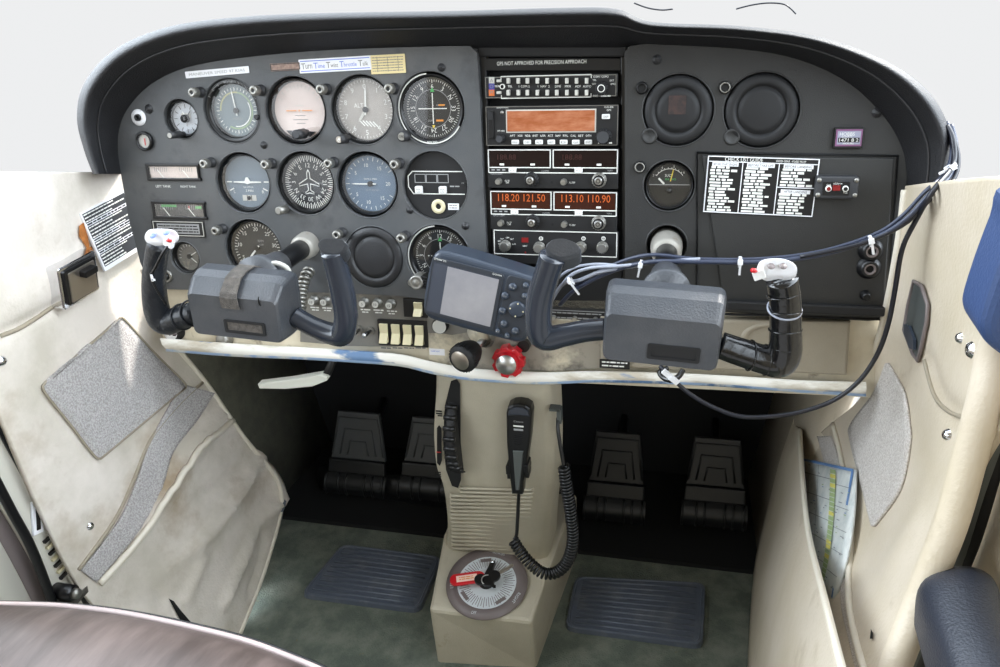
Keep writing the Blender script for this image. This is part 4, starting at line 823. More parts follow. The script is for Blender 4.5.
# ------------------------------------------------------------------ control yokes
YY = -.20
def yoke(name_label, hole, Yc, cx, cy, scale_pts, arms, side):
    ctr = W(cx, cy, 1, Yc)
    rot = Matrix.Rotation(R(3.2), 4, 'Y')
    M = Matrix.Translation(ctr) @ rot; MI = M.inverted()
    t = thing('control_yoke', name_label, 'yoke', M, 'control yokes')
    def q(x, y, dy=0): return MI @ W(x, y, 1, Yc+dy)
    # housing: chamfered block with an inset slot
    w, h = .115, .073
    mb = MB()
    def sec(w_, z0, z1, y, r=.008): return [(x, y, z) for x, z in rrect(w_, z1-z0, r, 4, 0, (z0+z1)/2)]
    rows = [sec(w*.84, -h*.36, h*.34, .028, .006), sec(w*.96, -h*.46, h*.42, .025), sec(w, -h/2, h*.5, .014), sec(w, -h/2, h*.5, -.002), sec(w*.985, -h*.49, h*.455, -.014), sec(w*.955, -h*.47, h*.28, -.0275, .007), sec(w*.925, -h*.44, h*.245, -.030, .006)]
    mb.grid(rows, 'yoke_plastic', smooth=False, closed=True); n = len(rows[0]); mb.add(rows[0], [tuple(range(n))], 'yoke_plastic'); mb.add(rows[-1], [tuple(range(n))], 'yoke_plastic')
    hs = obj('housing', mb, t, mods=[('bevel', .0025)])
    sx = .012 if side == 'L' else .013; sz = -.0175
    mb = MB(); o1 = rrect(.050, .0165, .002, 3, sx, sz); o2 = rrect(.0435, .0105, .0015, 3, sx, sz)
    vs = [(x, -.0312, z) for x, z in o1]+[(x, -.0312, z) for x, z in o2]+[(x, -.0298, z) for x, z in o2]+[(x, -.029, z) for x, z in o1]; k = len(o1)
    mb.add(vs, [(i, (i+1) % k, k+(i+1) % k, k+i) for i in range(k)]+[(k+i, k+(i+1) % k, 2*k+(i+1) % k, 2*k+i) for i in range(k)]+[(3*k+i, 3*k+(i+1) % k, (i+1) % k, i) for i in range(k)], 'matt_black')
    mb.add([(x, -.0302, z) for x, z in o2], [tuple(range(k))], 'matt_black' if side == 'R' else 'velcro'); obj('name_recess', mb, t)
    # shaft to the collar on the panel
    hp = TILT @ P(*hole, .004); hp2 = TILT @ (P(*hole, .004)+V((0, .09, 0)))
    a = MI @ hp; b = V((0.004 if side == 'L' else 0, .026, .018))
    d = (a-b).normalized(); mb = MB(); mb.tube([b, a+d*.03], .0125, 'gauge_black', 24); obj('shaft', mb, t)
    def along(t0): return b+(a-b)*t0
    mb = MB(); mb.tube([b-d*.004, along(.10), along(.20), along(.36)], [.027, .024, .0185, .0165], 'yoke_plastic', 24); obj('shaft_boot', mb, t)
    mb = MB(); r = .0175 if side == 'R' else .0165
    mb.tube([along(.80), along(.83), along(.98), along(1.1)], [r*.86, r, r*1.08, r*1.1], 'collar_metal', 28)
    cc = MB(); cc.v, cc.f, cc.mi, cc.sm, cc.mats = mb.v, mb.f, mb.mi, mb.sm, mb.mats; obj('collar', cc, t)
    # horn
    for k, (pts, rad, m_, nm) in enumerate(arms):
        P3 = [q(x, y, dy) for x, y, dy in pts]; n_ = 7; path = cr(P3, n_)
        rr = [v.x for v in cr([V((r_, 0, 0)) for r_ in rad], n_)]
        if len(rr) > len(path): rr = rr[:len(path)]
        mb = MB(); mb.tube(path, rr, m_, 18, flat=None)
        ax = (path[-1]-path[-2]).normalized()
        obj(nm, mb, t)
    return t, q
# pilot yoke (left)
yl, ql = yoke('left control yoke with velcro strap over its housing and one wrapped grip', (310, 243), -.20, 246.5, 301, 1,
  [([(196, 312, .0), (180, 318, .0), (166, 322, 0), (157.5, 312, -.002), (154, 285, -.004), (156, 258, -.004), (159, 244, -.006)], [.0135, .0145, .0155, .0150, .0135, .0125, .0125], 'leather_grip', 'wrapped_grip'),
   ([(294, 316, 0), (312, 326, 0), (330, 333, 0), (342, 334, -.002), (346, 318, -.004), (342, 290, -.006), (336, 266, -.008), (332, 252, -.010)], [.0115, .0115, .0125, .0135, .0135, .0135, .0125, .0125], 'yoke_gloss', 'grip')], 'L')
yr, qr = yoke('right control yoke with shiny black tape wound around its outer grip', (666.5, 245), -.21, 663, 322, 1,
  [([(606, 329, 0), (585, 331, 0), (565, 335, 0), (546, 338, 0), (539, 328, -.002), (540, 300, -.004), (547, 274, -.008), (553, 256, -.010)], [.0115, .0115, .012, .0135, .0138, .0138, .0132, .0135], 'yoke_gloss', 'grip'),
   ([(720, 345, 0), (740, 352, 0), (762, 359, 0), (779, 361, 0), (785, 350, -.002), (785.5, 325, -.004), (785, 298, -.005), (782, 279, -.008)], [.0135, .014, .0145, .0165, .0160, .0148, .0146, .0145], 'tape', 'taped_grip')], 'R')
# grip top caps: a flat pad leaning inwards
def pad(t, q, outline, m, nm, thick=.006, dy=-.016, par=None):
    pts = [q(x, y, dy) for x, y in outline]; n = len(pts); c = sum(pts, V())/n; nrm = V((0, -.45, .9)).normalized()
    mb = MB(); lo = [p-nrm*thick for p in pts]; mid = [p-nrm*thick*.2 for p in pts]; top = [c+(p-c)*.86 for p in pts]
    vs = lo+mid+top; fs = [(i, (i+1) % n, n+(i+1) % n, n+i) for i in range(n)]+[(n+i, n+(i+1) % n, 2*n+(i+1) % n, 2*n+i) for i in range(n)]+[tuple(range(2*n, 3*n)), tuple(range(n))[::-1]]
    mb.add(vs, fs, m); return obj(nm, mb, par or t, mods=[('bevel', .0015)])
pad(yl, ql, cr([(317, 243), (321, 238), (331, 237), (342, 238), (347, 243), (344, 251), (334, 255), (323, 252)], 3, True), 'yoke_plastic', 'grip_cap', .016)
pad(yr, qr, cr([(545, 246), (550, 239), (562, 237), (573, 240), (581, 246), (578, 253), (565, 258), (552, 256)], 3, True), 'yoke_plastic', 'grip_cap', .018)
# white switch pads
sw = pad(yl, ql, cr([(144.5, 234), (149, 229), (160, 228), (172, 229), (177, 233), (175, 239), (164, 242), (150, 243), (145, 240)], 3, True), 'label_white', 'switch_pad', .005, -.014)
for x, y in ((153.5, 236.5), (167, 233.5)): p = ql(x, y, -.017); mb = MB(); mb.lathe([(.0035, 0), (.003, -.001), (.0001, -.0012)], 'blue_text', 14, Matrix.Rotation(R(-62), 4, 'X')); obj('screw', mb, sw, M=Matrix.Translation(p+V((0, -.0005, .0006))))
p = ql(169, 243, -.017); mb = MB(); mb.box((0, 0, 0), (.011, .006, .009), 'label_white', rot=Matrix.Rotation(R(25), 3, 'Y')); obj('switch_body', mb, sw, M=Matrix.Translation(p), mods=[('bevel', .0008)])
p = ql(170.5, 241, -.020); mb = MB(); mb.tube([p, p+V((.001, -.005, .003))], .0022, 'red_plastic', 12); obj('talk_button', mb, sw)
sw = pad(yr, qr, cr([(758, 264), (762, 259.5), (772, 257.5), (786, 258.5), (796, 264), (797, 272), (790, 276), (779, 275), (768, 277), (760, 272)], 3, True), 'label_white', 'switch_pad', .006, -.014)
for x, y in ((771, 267), (783, 267)): p = qr(x, y, -.017); mb = MB(); mb.lathe([(.0035, 0), (.003, -.001), (.0001, -.0012)], 'trim_plate', 14, Matrix.Rotation(R(-62), 4, 'X')); obj('screw', mb, sw, M=Matrix.Translation(p+V((0, -.0005, .0008))))
p = qr(759, 274, -.016); mb = MB(); mb.box((0, 0, 0), (.011, .007, .009), 'button_white', rot=Matrix.Rotation(R(-25), 3, 'Y')); obj('switch_body', mb, sw, M=Matrix.Translation(p), mods=[('bevel', .0008)])
p = qr(755.5, 271, -.020); mb = MB(); mb.tube([p, p+V((-.003, -.004, .002))], .0022, 'red_plastic', 12); obj('talk_button', mb, sw)
# tape turns on the right grip, wire along the left one
def rings(t, q, pts, r, m, nm, w=.0006):
    P3 = [q(*p) for p in pts]; path = cr(P3, 6)
    for k in range(3, len(path)-2, 4):
        tt = (path[k+1]-path[k-1]).normalized(); u = tt.cross(V((.3, 1, .2))).normalized(); v = tt.cross(u); mb = MB(); tilt = tt*.25
        mb.tube([path[k]+(u*math.cos(a)+(v+tilt)*math.sin(a))*r for a in [2*PI*i/24 for i in range(24)]], w, m, 5, closed=True); obj(nm, mb, t)
rings(yr, qr, [(740, 352, 0), (762, 359, 0), (779, 361, 0), (785, 350, -.002), (785, 325, -.004), (784, 298, -.005), (779, 280, -.008)], .0150, 'tape', 'tape_turn', .0008)
mb = MB(); P3 = qr(784.5, 309, -.004); mb.tube([P3+V((math.cos(a)*.0153, math.sin(a)*.0153, math.sin(a)*.004)) for a in [2*PI*i/24 for i in range(24)]], .0011, 'cable_grey', 6, closed=True); obj('zip_tie', mb, yr, 'pale plastic tie around the taped grip')
rings(yl, ql, [(197, 311, 0), (185, 316, 0), (170, 321, 0)], .0152, 'leather_grip', 'wrap_turn', .0012)
mb = MB(); mb.tube(cr([ql(169, 245, -.018), ql(163, 253, -.022), ql(154, 270, -.022), ql(151, 276, -.022), ql(157, 290, -.020), ql(166, 304, -.016)], 6), .0016, 'gauge_black', 8); obj('switch_wire', mb, yl)
p = ql(152, 278, -.024); mb = MB(); mb.box((0, 0, 0), (.0025, .001, .008), 'label_white'); mb.box((.0015, 0, -.002), (.004, .001, .002), 'label_white'); obj('tape_tag', mb, yl, M=Matrix.Translation(p))
# velcro strap over the pilot housing
h = .083; w0, w1 = -.0105, .0095
prof = [(.026, .031), (.014, .0375), (-.002, .0375), (-.0148, .0342), (-.0288, .0212), (-.0312, .017), (-.0312, .0045)]
mb = MB(); prof2 = [(y-.0004 if y < .03 else y, z) for y, z in prof]
rows = [[(w0+.001*math.sin(i), y-.0012, z+.0012) for i, (y, z) in enumerate(prof2)], [(w1+.001*math.cos(i), y-.0012, z+.0012) for i, (y, z) in enumerate(prof2)]]
mb.grid(rows, 'velcro', smooth=False); obj('velcro_strap', mb, yl, mods=[('solid', .0016, 0)])
p = ql(258, 303, -.034); mb = MB(); mb.tube([(.0, 0, .006), (-.0012, 0, .003), (-.001, 0, -.003), (.0002, 0, -.005)], .0007, 'gauge_black', 6); obj('scratch', mb, yl, M=Matrix.Translation((p.x, -.0306, p.z)))
# curled cord behind the pilot yoke
def coil(path, r, pitch, rad, m, n=10):
    pts = cr(path, 12); out = []; a = 0; L = 0; nn = V((0, 1, 0))
    dense = []
    for i in range(len(pts)-1):
        for j in range(14): dense.append(pts[i].lerp(pts[i+1], j/14))
    for i in range(1, len(dense)):
        d = dense[i]-dense[i-1]; L += d.length; t_ = d.normalized(); nn = (nn-t_*nn.dot(t_)).normalized(); bb = t_.cross(nn); a = L/pitch*2*PI
        if not out or (a-out[-1][1]) > .5: out.append((dense[i]+(nn*math.cos(a)+bb*math.sin(a))*r, a))
    mb = MB(); mb.tube([o[0] for o in out], rad, m, 6); return mb
cp_ = [TILT @ P(x, y, d) for x, y, d in ((310, 270, .02), (306, 276, .03), (302, 288, .04), (301, 298, .05), (300, 308, .06), (300, 318, .07))]
solo('curled_cord', coil(cp_, .0062, .0062, .0024, 'dull_metal'), 'grey curled cord hanging between the left yoke shaft and its right grip', 'cord')
# white quadrant arc behind left housing
mb = MB(); cpt = ql(280, 268, .03); mb.tube(cr([ql(266, 267, .03), ql(276, 263, .032), ql(287, 268, .034), ql(290, 276, .034)], 5), .003, 'dull_white', 8); obj('lock_ring', mb, yl)
# worn patch on the panel below the left shaft
# ------------------------------------------------------------------ tilted navigation screen
d_ = .075; cN = P(482, 294.5, d_); a0 = P(428, 315, d_); a1 = P(525, 341, d_); ang = -math.atan2(a1.z-a0.z, a1.x-a0.x)
wN = .133; hN = .0905
MN = TILT @ Matrix.Translation(cN) @ Matrix.Rotation(ang, 4, 'Y') @ Matrix.Rotation(R(2), 4, 'X')
nv = thing('navigation_screen', 'blue-grey handheld navigation unit with grey screen tilted in front of the radios', 'navigation unit', MN)
mb = MB(); ol = cr([(-wN*.49, hN*.30), (-wN*.455, hN*.44), (-wN*.36, hN*.49), (0, hN*.475), (wN*.33, hN*.45), (wN*.45, hN*.42), (wN*.49, hN*.30), (wN*.495, 0), (wN*.485, -hN*.36), (wN*.43, -hN*.47), (wN*.3, -hN*.49), (-wN*.3, -hN*.49), (-wN*.44, -hN*.46), (-wN*.495, -hN*.33), (-wN*.502, 0)], 3, True)
ol = [(v.x, v.y) for v in [V((a, b)) for a, b in [(p[0], p[1]) for p in ol]]]
mb.slab(ol, -.012, .026, 'gps_shell', .006, steps=4); obj('case', mb, nv)
mb = MB(); sxx = -wN*.145; mb.slab(rrect(wN*.66, hN*.80, .004, 3, sxx, -hN*.01), -.0134, -.012, 'gps_bezel', .001); obj('screen_bezel', mb, nv)
mb = MB(); mb.rect(sxx-.001, -hN*.02, wN*.60, hN*.68, -.0135, 'gps_screen_edge', t=.0003); mb.rect(sxx+.0075, -hN*.02, wN*.47, hN*.66, -.0137, 'gps_screen', t=.0003)
mb.text('GPSMAP 296', (-wN*.40, hN*.37), 'mark_white', w=.015, h=.0024, y=-.0135); mb.text('GARMIN', (wN*.12, hN*.365), 'mark_white', w=.011, h=.0022, y=-.0135); obj('display', mb, nv)
mb = MB(); mb.slab(rrect(wN*.25, hN*.80, .005, 3, wN*.335, 0), -.0132, -.012, 'gps_bezel', .001); obj('keypad', mb, nv)
kx = [(.275, .26, .0047), (.385, .325, .0037), (.225, .12, .0047), (.395, .185, .0037), (.228, -.09, .0047), (.265, -.26, .0047), (.225, -.375, .0034), (.375, -.315, .0047), (.315, -.405, .0037)]
for i, (x, z, r) in enumerate(kx):
    mb = MB(); mb.lathe([(r, -.013), (r*.95, -.0155), (r*.7, -.0165), (.0001, -.0168)], 'gps_shell', 18, Matrix.Translation((x*wN, 0, z*hN))); mb.text(('IN', 'OUT', 'NRST', 'D', 'PAGE', 'QUIT', 'P', 'ENTER', 'MENU')[i], (x*wN, z*hN), 'mark_grey', w=r*1.1, h=.0016, y=-.0168); obj('key', mb, nv)
mb = MB(); mb.lathe([(.0102, -.013), (.0098, -.0155), (.0085, -.0165), (.0001, -.0155)], 'gps_shell', 26, Matrix.Translation((.352*wN, 0, -.02*hN)))
for a in range(4): x, z = .0078*math.sin(a*PI/2), .0078*math.cos(a*PI/2); mb.rect(.352*wN+x, -.02*hN+z, .0016, .0016, -.0163, 'ivory', rot=PI/4)
obj('rocker_pad', mb, nv)
mb = MB(); mb.box((-wN*.52, .004, -hN*.02), (.012, .018, .016), 'gauge_black')
for k in range(5): mb.box((-wN*.52, -.006, -hN*.02-.0065+k*.0033), (.0125, .002, .0016), 'matt_black')
obj('mount_clamp', mb, nv, mods=[('bevel', .0006)])
mb = MB(); cc = (-wN*.60, .0, -hN*.045); MM = Matrix.Translation(cc); mb.lathe([(.0088, .012), (.0088, -.007), (.0070, -.0085), (.0062, -.0075), (.0038, -.0085), (.0001, -.009)], 'dull_metal', 24, MM); obj('clamp_screw', mb, nv)
mb = MB(); mb.tube([(0, .02, 0), (.01, .05, -.01), (.015, .085, -.02)], .009, 'gauge_black', 12); obj('mount_arm', mb, nv)
# ------------------------------------------------------------------ floor, firewall, side panels
def bulge(rows, folds):                          # press soft folds (amp, width in metres) into a sheet along world-space lines
    out = [[p.copy() for p in r_] for r_ in rows]
    for line, amp, wd in folds:
        ln = cr([V(p) for p in line], 8)
        for i, r_ in enumerate(rows):
            for j, p in enumerate(r_):
                d = min((p-q).length for q in ln)
                if d < wd*3:
                    a = rows[min(i+1, len(rows)-1)][j]-rows[max(i-1, 0)][j]; b = r_[min(j+1, len(r_)-1)]-r_[max(j-1, 0)]; n_ = a.cross(b).normalized()
                    if n_.dot(CP-p) < 0: n_ = -n_
                    out[i][j] = out[i][j]+n_*amp*math.exp(-(d/wd)**2)
    return out
def SW(rows_px, name, m, label, cat, nu=6, nv=6, solid=.006, grp=None, kind=None, folds=()):
    rows = surf([[W(x, y, ax, v) for x, y, ax, v in r_] for r_ in rows_px], nu, nv)
    if folds: rows = bulge(rows, [([W(x, y, 0, v) for x, y in pts], amp, wd) for pts, v, amp, wd in folds])
    mb = MB(); mb.grid(rows, m)
    o = solo(name, mb, label, cat, None, grp, kind, mods=[('solid', solid, 'away')]) if solid else solo(name, mb, label, cat, None, grp, kind)
    return o, bvh(rows)
F_ = FLOOR_Z
mb = MB(); mb.box((.24, .0, F_-.01), (1.5, 1.6, .02), 'carpet'); fl = solo('floor', mb, None, None, kind='structure')
fl['label'] = 'worn dark green carpeted cabin floor'
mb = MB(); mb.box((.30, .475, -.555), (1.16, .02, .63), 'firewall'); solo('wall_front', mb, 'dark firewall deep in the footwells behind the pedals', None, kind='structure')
# roof of the footwell, keeps it dark
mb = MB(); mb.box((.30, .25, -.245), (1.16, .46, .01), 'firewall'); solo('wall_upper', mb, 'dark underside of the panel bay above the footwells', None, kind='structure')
# left and right footwell walls
mb = MB(); mb.grid([[(-.222, -.03, -.27), (-.235, .16, -.27), (-.25, .47, -.27)], [(-.205, .05, -.60), (-.235, .2, -.60), (-.25, .47, -.60)], [(-.165, .0, F_), (-.235, .25, F_), (-.21, .47, F_)]], 'footwell_wall'); solo('wall_left', mb, 'olive fabric footwell wall beyond the left side panel', None, kind='structure', mods=[('solid', .008, 'away')])
mb = MB(); mb.grid([[W(872, 352, 0, .808), (.81, .12, -.25), (.80, .47, -.27)], [W(800, 520, 0, .775), (.77, .15, -.6), (.76, .47, -.6)], [(.735, -.06, F_), (.735, .1, F_), (.72, .47, F_)]], 'leather_right'); 
solo('wall_right', mb, 'olive fabric footwell wall beyond the right side panel', None, kind='structure', mods=[('solid', .006, 'away')])
# tar-black heel duct across the left footwell
mb = MB(); mb.tube([(-.16, .31, F_+.03), (.0, .30, F_+.03), (.20, .29, F_+.032)], .032, 'pedal_black_shaded', 16, flat=.7); solo('heater_duct', mb, 'glossy dark duct on the floor behind the left heel plate', 'duct')
mb = MB(); mb.box((.27, .335, F_+.004), (1.02, .27, .010), 'footwell_shade'); solo('floor_shade', mb, 'black sheet on the floor painting in the shade beneath the pedals', None, kind='structure')  # dark sheet added as painted shade under the pedals
# heel plates
def heel(pts, label):
    P3 = [W(x, y, 2, F_+.006) for x, y in pts]; c = sum(P3, V())/4; mb = MB()
    o = []
    for i in range(4):
        a, b, d = P3[i-1]-P3[i], P3[i], P3[(i+1) % 4]-P3[i]
        for k in range(5):
            t = k/4; s0, s1 = a.normalized()*.018, d.normalized()*.018; o.append(b+s0*(1-t)**2+s1*t**2)
    vs = [(p.x-c.x, p.y-c.y, 0) for p in o]; n = len(o)
    top = [(x*.985, y*.985, .004) for x, y, z in vs]; base = [(x, y, -.005) for x, y, z in vs]
    mb.add(base+top, [(i, (i+1) % n, n+(i+1) % n, n+i) for i in range(n)]+[tuple(range(n, 2*n))], 'heel_plate')
    t = solo('heel_plate', mb, label, 'heel plate', Matrix.Translation((c.x, c.y, F_+.006)), 'ribbed heel plates on the carpet')
    mb = MB(); A, B, C_, D = [p-c for p in P3]
    for k in range(10):
        f = .10+k*.088; l = A.lerp(D, f); r = B.lerp(C_, f); u = l.lerp(r, .07); v = l.lerp(r, .93); mb.tube([(u.x, u.y, .0035), (v.x, v.y, .0035)], .0022, 'heel_plate', 6)
    mb.tube([(p[0]*.96, p[1]*.96, .0035) for p in top], .0018, 'heel_plate', 6, closed=True)
    obj('ribs', mb, t); return t
heel([(342, 545), (443, 558), (420, 612), (300, 596)], 'ribbed blue-grey heel plate on the carpet left of the pedestal')
heel([(575, 577), (706, 584), (703, 648), (564, 629)], 'ribbed blue-grey heel plate on the carpet right of the pedestal')
# rudder pedals
def pedal(px, py_top, py_bot, Y, wt, wb, label, m):
    a = W(px, py_top, 1, Y+.035); b = W(px, py_bot, 1, Y); L = (a-b).length; t = thing('rudder_pedal', label, 'pedal', Matrix.Translation(b) @ Matrix.Rotation(-math.atan2(a.y-b.y, a.z-b.z), 4, 'X'), 'rudder pedals')
    mb = MB(); mb.slab([(-wb/2, 0), (wb/2, 0), (wt/2, L), (-wt/2, L)], -.006, .004, m, .002)
    def trap(f): return [(-(wb/2)*f, .010), (-(wt/2)*f-.000, L*(.04+.90*f)), ((wt/2)*f, L*(.04+.90*f)), ((wb/2)*f, .010)]
    for f in (.93, .66, .38): mb.tube([(x, -.007, z) for x, z in trap(f)], .0022, 'pedal_grey' if m == 'pedal_grey' else m, 6)
    obj('brake_plate', mb, t)
    mb = MB(); mb.slab([(-wb*.52, -.028), (wb*.52, -.028), (wb*.51, 0), (-wb*.51, 0)], -.016, -.004, 'pedal_black_shaded', .003); obj('hinge_bar', mb, t)
    mb = MB(); rows = [[(x, -.014-.012*math.sin(PI*k/6), -.028-.046*k/6) for x in (-wb*.56, wb*.56)] for k in range(7)]; mb.grid(rows, 'pedal_black_shaded'); 
    for x in (-.54, -.30, -.16, .18, .32, .5): mb.tube([(x*wb, y-.001, z) for (_, y, z) in [r_[0] for r_ in rows]], .0024, 'pedal_black_shaded', 6)
    obj('foot_bar', mb, t, mods=[]); mb = MB(); mb.tube([(0, .0, -.03), (0, .06, .02), (0, .14, .10)], .008, 'gauge_black', 8); obj('arm', mb, t)
pedal(359, 412, 459, .30, .090, .120, 'left pedal plate of the left footwell with nested ridges', 'pedal_grey')
pedal(433, 418, 463, .30, .090, .120, 'right pedal of the left footwell, half hidden by the pedestal', 'pedal_grey')
pedal(616, 432, 482, .30, .082, .105, 'left pedal of the dark right footwell', 'pedal_black_shaded')  # right-hand plates get the darker tone as painted footwell shade
pedal(715, 438, 486, .30, .082, .105, 'right pedal of the dark right footwell beside the side wall', 'pedal_black_shaded')
# parking lever
pts = [W(257, 384, 1, -.05), W(290, 380, 1, -.05), W(320, 375, 1, -.05), W(327, 377, 1, -.05), W(327, 381, 1, -.05), W(312, 387, 1, -.05), W(285, 389.5, 1, -.05), W(259, 389, 1, -.05)]
c = pts[3]; mb = MB(); n = len(pts); f = [p-c for p in pts]; mb.add(f+[p+V((0, .014, 0)) for p in f], [tuple(range(n)), tuple(range(2*n-1, n-1, -1))]+[(i, (i+1) % n, n+(i+1) % n, n+i) for i in range(n)], 'white_lever')
lv = thing('brake_lever', 'flat white handle sticking out left under the panel edge', 'lever', Matrix.Translation(c)); obj('handle', mb, lv, mods=[('bevel', .002)])
mb = MB(); mb.tube([(-.003, .007, 0), (.004, .05, .03), (.008, .10, .05)], .006, 'gauge_black', 10); obj('rod', mb, lv)

# ------------------------------------------------------------------ pedestal
def WY(x, y, Y): return W(x, y, 1, Y)
ped = thing('pedestal', 'beige centre pedestal running from the panel edge down to the floor', 'pedestal', Matrix.Translation((.30, 0, F_)))
PI_ = Matrix.Translation((-.30, 0, -F_))
Yf = -.035
Yg = Yf+.005; Yb = .046
L_ = [(433, 372, Yf), (433, 400, Yf), (431, 440, Yf), (434, 475, Yf+.002), (441, 495, Yf+.012), (445, 530, Yf+.045), (443, 556, Yb)]
R_ = [(549, 374, Yf), (551, 400, Yf), (553, 440, Yf), (553, 475, Yf+.002), (552, 498, Yf+.012), (549, 535, Yf+.045), (548, 563, Yb)]
rows = []
for (xl, yl_, Y1), (xr, yr_, Y2) in zip(L_, R_):
    a = WY(xl, yl_, Y1); b = WY(xr, yr_, Y2); z = (a.z+b.z)/2; a.z = z; b.z = z
    r_ = [V((a.x, Y1+.15, z)), V((a.x, Y1+.047, z)), V((a.x+.003, Y1+.008, z)), V((a.x+.010, Y1, z)), V((a.x*.5+b.x*.5, Y1-.002, z)), V((b.x-.014, Y1, z)), V((b.x-.003, Y1+.006, z)), V((b.x, Y1+.016, z)), V((b.x+.001, Y1+.075, z))]; rows.append([PI_ @ p for p in r_])
mb = MB(); fine = [cr([r_[i] for r_ in rows], 5) for i in range(9)]; mb.grid([[fine[i][j] for i in range(9)] for j in range(len(fine[0]))], 'pedestal_beige'); obj('tower', mb, ped)
# ribbed grille
mb = MB()
for k in range(19):
    y = 489+k*3.75; xl = 458 if k < 2 else 448.5+k*.1; xr = 534-k*.1
    f_ = max(0, (y-489)/72); Yk = Yf+.004+.078*f_**1.1-.003; a = PI_ @ WY(xl, y-1, Yk); b = PI_ @ WY(xr, y+1.2, Yk); mb.tube([a+V((.001, .006, 0)), a+V((.004, 0, 0)), b+V((-.004, 0, 0)), b+V((-.001, .006, 0))], .0022, 'pedestal_beige', 8)
obj('grille', mb, ped)
# base box with selector
tz = F_+.118; fz = F_+.100
def TT(x, y): 
    # point on the sloping top of the base
    n = V((0, -.22, 1)).normalized(); o = V((.3, -.12, fz)); d = ray(x, y); return CP+d*((o-CP).dot(n)/d.dot(n))
A = TT(429, 609); B = TT(532, 622); C_ = TT(550, 555); D = TT(443, 548)
def dn(p, dx=0, dy=0): return V((p.x+dx, p.y+dy, F_))
cor = [PI_ @ p for p in (A, B, C_+V((.01, .03, .0)), D+V((-.01, .03, .0)))]
low = [PI_ @ W(437, 662, 2, F_), PI_ @ W(536, 668, 2, F_), PI_ @ dn(C_, .02, .16), PI_ @ dn(D, -.012, .16)]
back = [PI_ @ (C_+V((.02, .16, .0))), PI_ @ (D+V((-.01, .16, .0)))]
mb = MB(); vs = cor+low+back; mb.add(vs, [(0, 1, 2, 3), (0, 4, 5, 1), (1, 5, 6, 8, 2), (0, 3, 9, 7, 4), (3, 2, 8, 9)], 'pedestal_beige'); obj('base', mb, ped, mods=[('bevel', .006)])
# round selector plate
sc_ = TT(487, 583.5); nrm = V((0, -.22, 1)).normalized(); xx = V((1, 0, 0)); yy = nrm.cross(xx)
MS = Matrix((xx, -nrm, V((0, 1, .22)).normalized())).transposed().to_4x4(); MS.translation = sc_+nrm*.001
rS = .0655
fs = thing('fuel_selector', 'round selector plate with pale radial scale on top of the pedestal base', 'selector', MS)
mb = MB(); mb.lathe([(rS, .0), (rS, -.0025), (.0485, -.003), (.0475, -.0022)], 'trim_plate', 56); mb.disc(.0485, -.0022, 'trim_plate', 48); obj('plate', mb, fs)
mb = MB(); mb.disc(.0475, -.0026, 'disc_white', 48)
for i in range(60):
    a = 2*PI*i/60; mb.rect(.036*math.cos(a), .036*math.sin(a), .0009, .013 if i % 2 else .018, -.0026, 'trim_plate', rot=PI/2-a)
for a in (105, 225, 315): mb.rect(.041*math.cos(R(a)), .041*math.sin(R(a)), .018, .006, -.0028, 'trim_plate', rot=PI/2-R(a))
for s_, a in (('RIGHT', -22), ('LEFT', 192), ('BOTH ON', 82), ('OFF', 262)):
    mb.text(s_, (.0562*math.cos(R(a)), .0562*math.sin(R(a))), 'disc_white', w=.020 if len(s_) > 4 else (.015 if len(s_) == 4 else .008), h=.0052, y=-.0031, rot=PI/2-R(a) if s_ != 'OFF' else 0)
obj('scale', mb, fs)
# selector handle and the bunch of keys lying on it
mb = MB(); mb.lathe([(.013, -.0025), (.012, -.009), (.0001, -.011)], 'gauge_black', 22); mb.slab([(-.006, -.004), (-.003, .034), (.003, .034), (.007, -.004)], -.016, -.006, 'gauge_black', .002, M=Matrix.Rotation(R(8), 4, 'Y')); obj('handle', mb, fs)
mb = MB(); mb.lathe([(.0024, -.0165), (.0001, -.018)], 'chrome', 12, Matrix.Translation((.0045, 0, .030))); obj('handle_tip', mb, fs)
kt = thing('key_tag', 'red oval key tag lying on the pale selector plate', 'key tag', MS @ Matrix.Translation((-.029, -.014, -.006)) @ Matrix.Rotation(R(-20), 4, 'Y') @ Matrix.Rotation(R(4), 4, 'Z'))
mb = MB(); mb.slab(rrect(.056, .021, .010, 6), -.003, 0, 'red_plastic', .001); obj('tag', mb, kt)
mb = MB(); mb.rect(-.001, 0, .033, .0115, -.003, 'tag_paper'); obj('paper', mb, kt); words_mb = MB(); words(words_mb, -.013, .010, .002, .0015, -.0034, 'orange_mark', random); words(words_mb, -.013, .010, -.0015, .0015, -.0034, 'orange_mark', random); obj('writing', words_mb, kt)
mb = MB(); mb.lathe([(.0045, -.0031), (.0034, -.0036), (.0026, -.0031)], 'red_plastic', 16, Matrix.Translation((.0225, 0, .001))); mb.disc(.0026, -.0033, 'deep_black', 12, c=(.0225, .001)); obj('eyelet', mb, kt)
def key(x, z, ang, m_, label, head='gauge_black', L=.026, lift=.016):
    t = thing('key', label, 'key', MS @ Matrix.Translation((x, -lift, z)) @ Matrix.Rotation(R(ang), 4, 'Y') @ Matrix.Rotation(R(3), 4, 'X'), 'keys on the selector plate'); mb = MB(); mb.slab(cr([(-.008, -.004), (-.010, .004), (-.006, .010), (.0, .012), (.006, .010), (.010, .004), (.008, -.004), (0, -.007)], 3, True), -.0035, 0, head, .001); obj('bow', mb, t)
    mb = MB(); mb.slab([(-.003, .010), (.003, .010), (.003, .010+L), (0, .012+L), (-.003, .009+L), (-.0022, .008+L*.7), (-.003, .006+L*.6), (-.0022, .010+L*.4)], -.0024, -.0008, m_, .0003); obj('blade', mb, t)
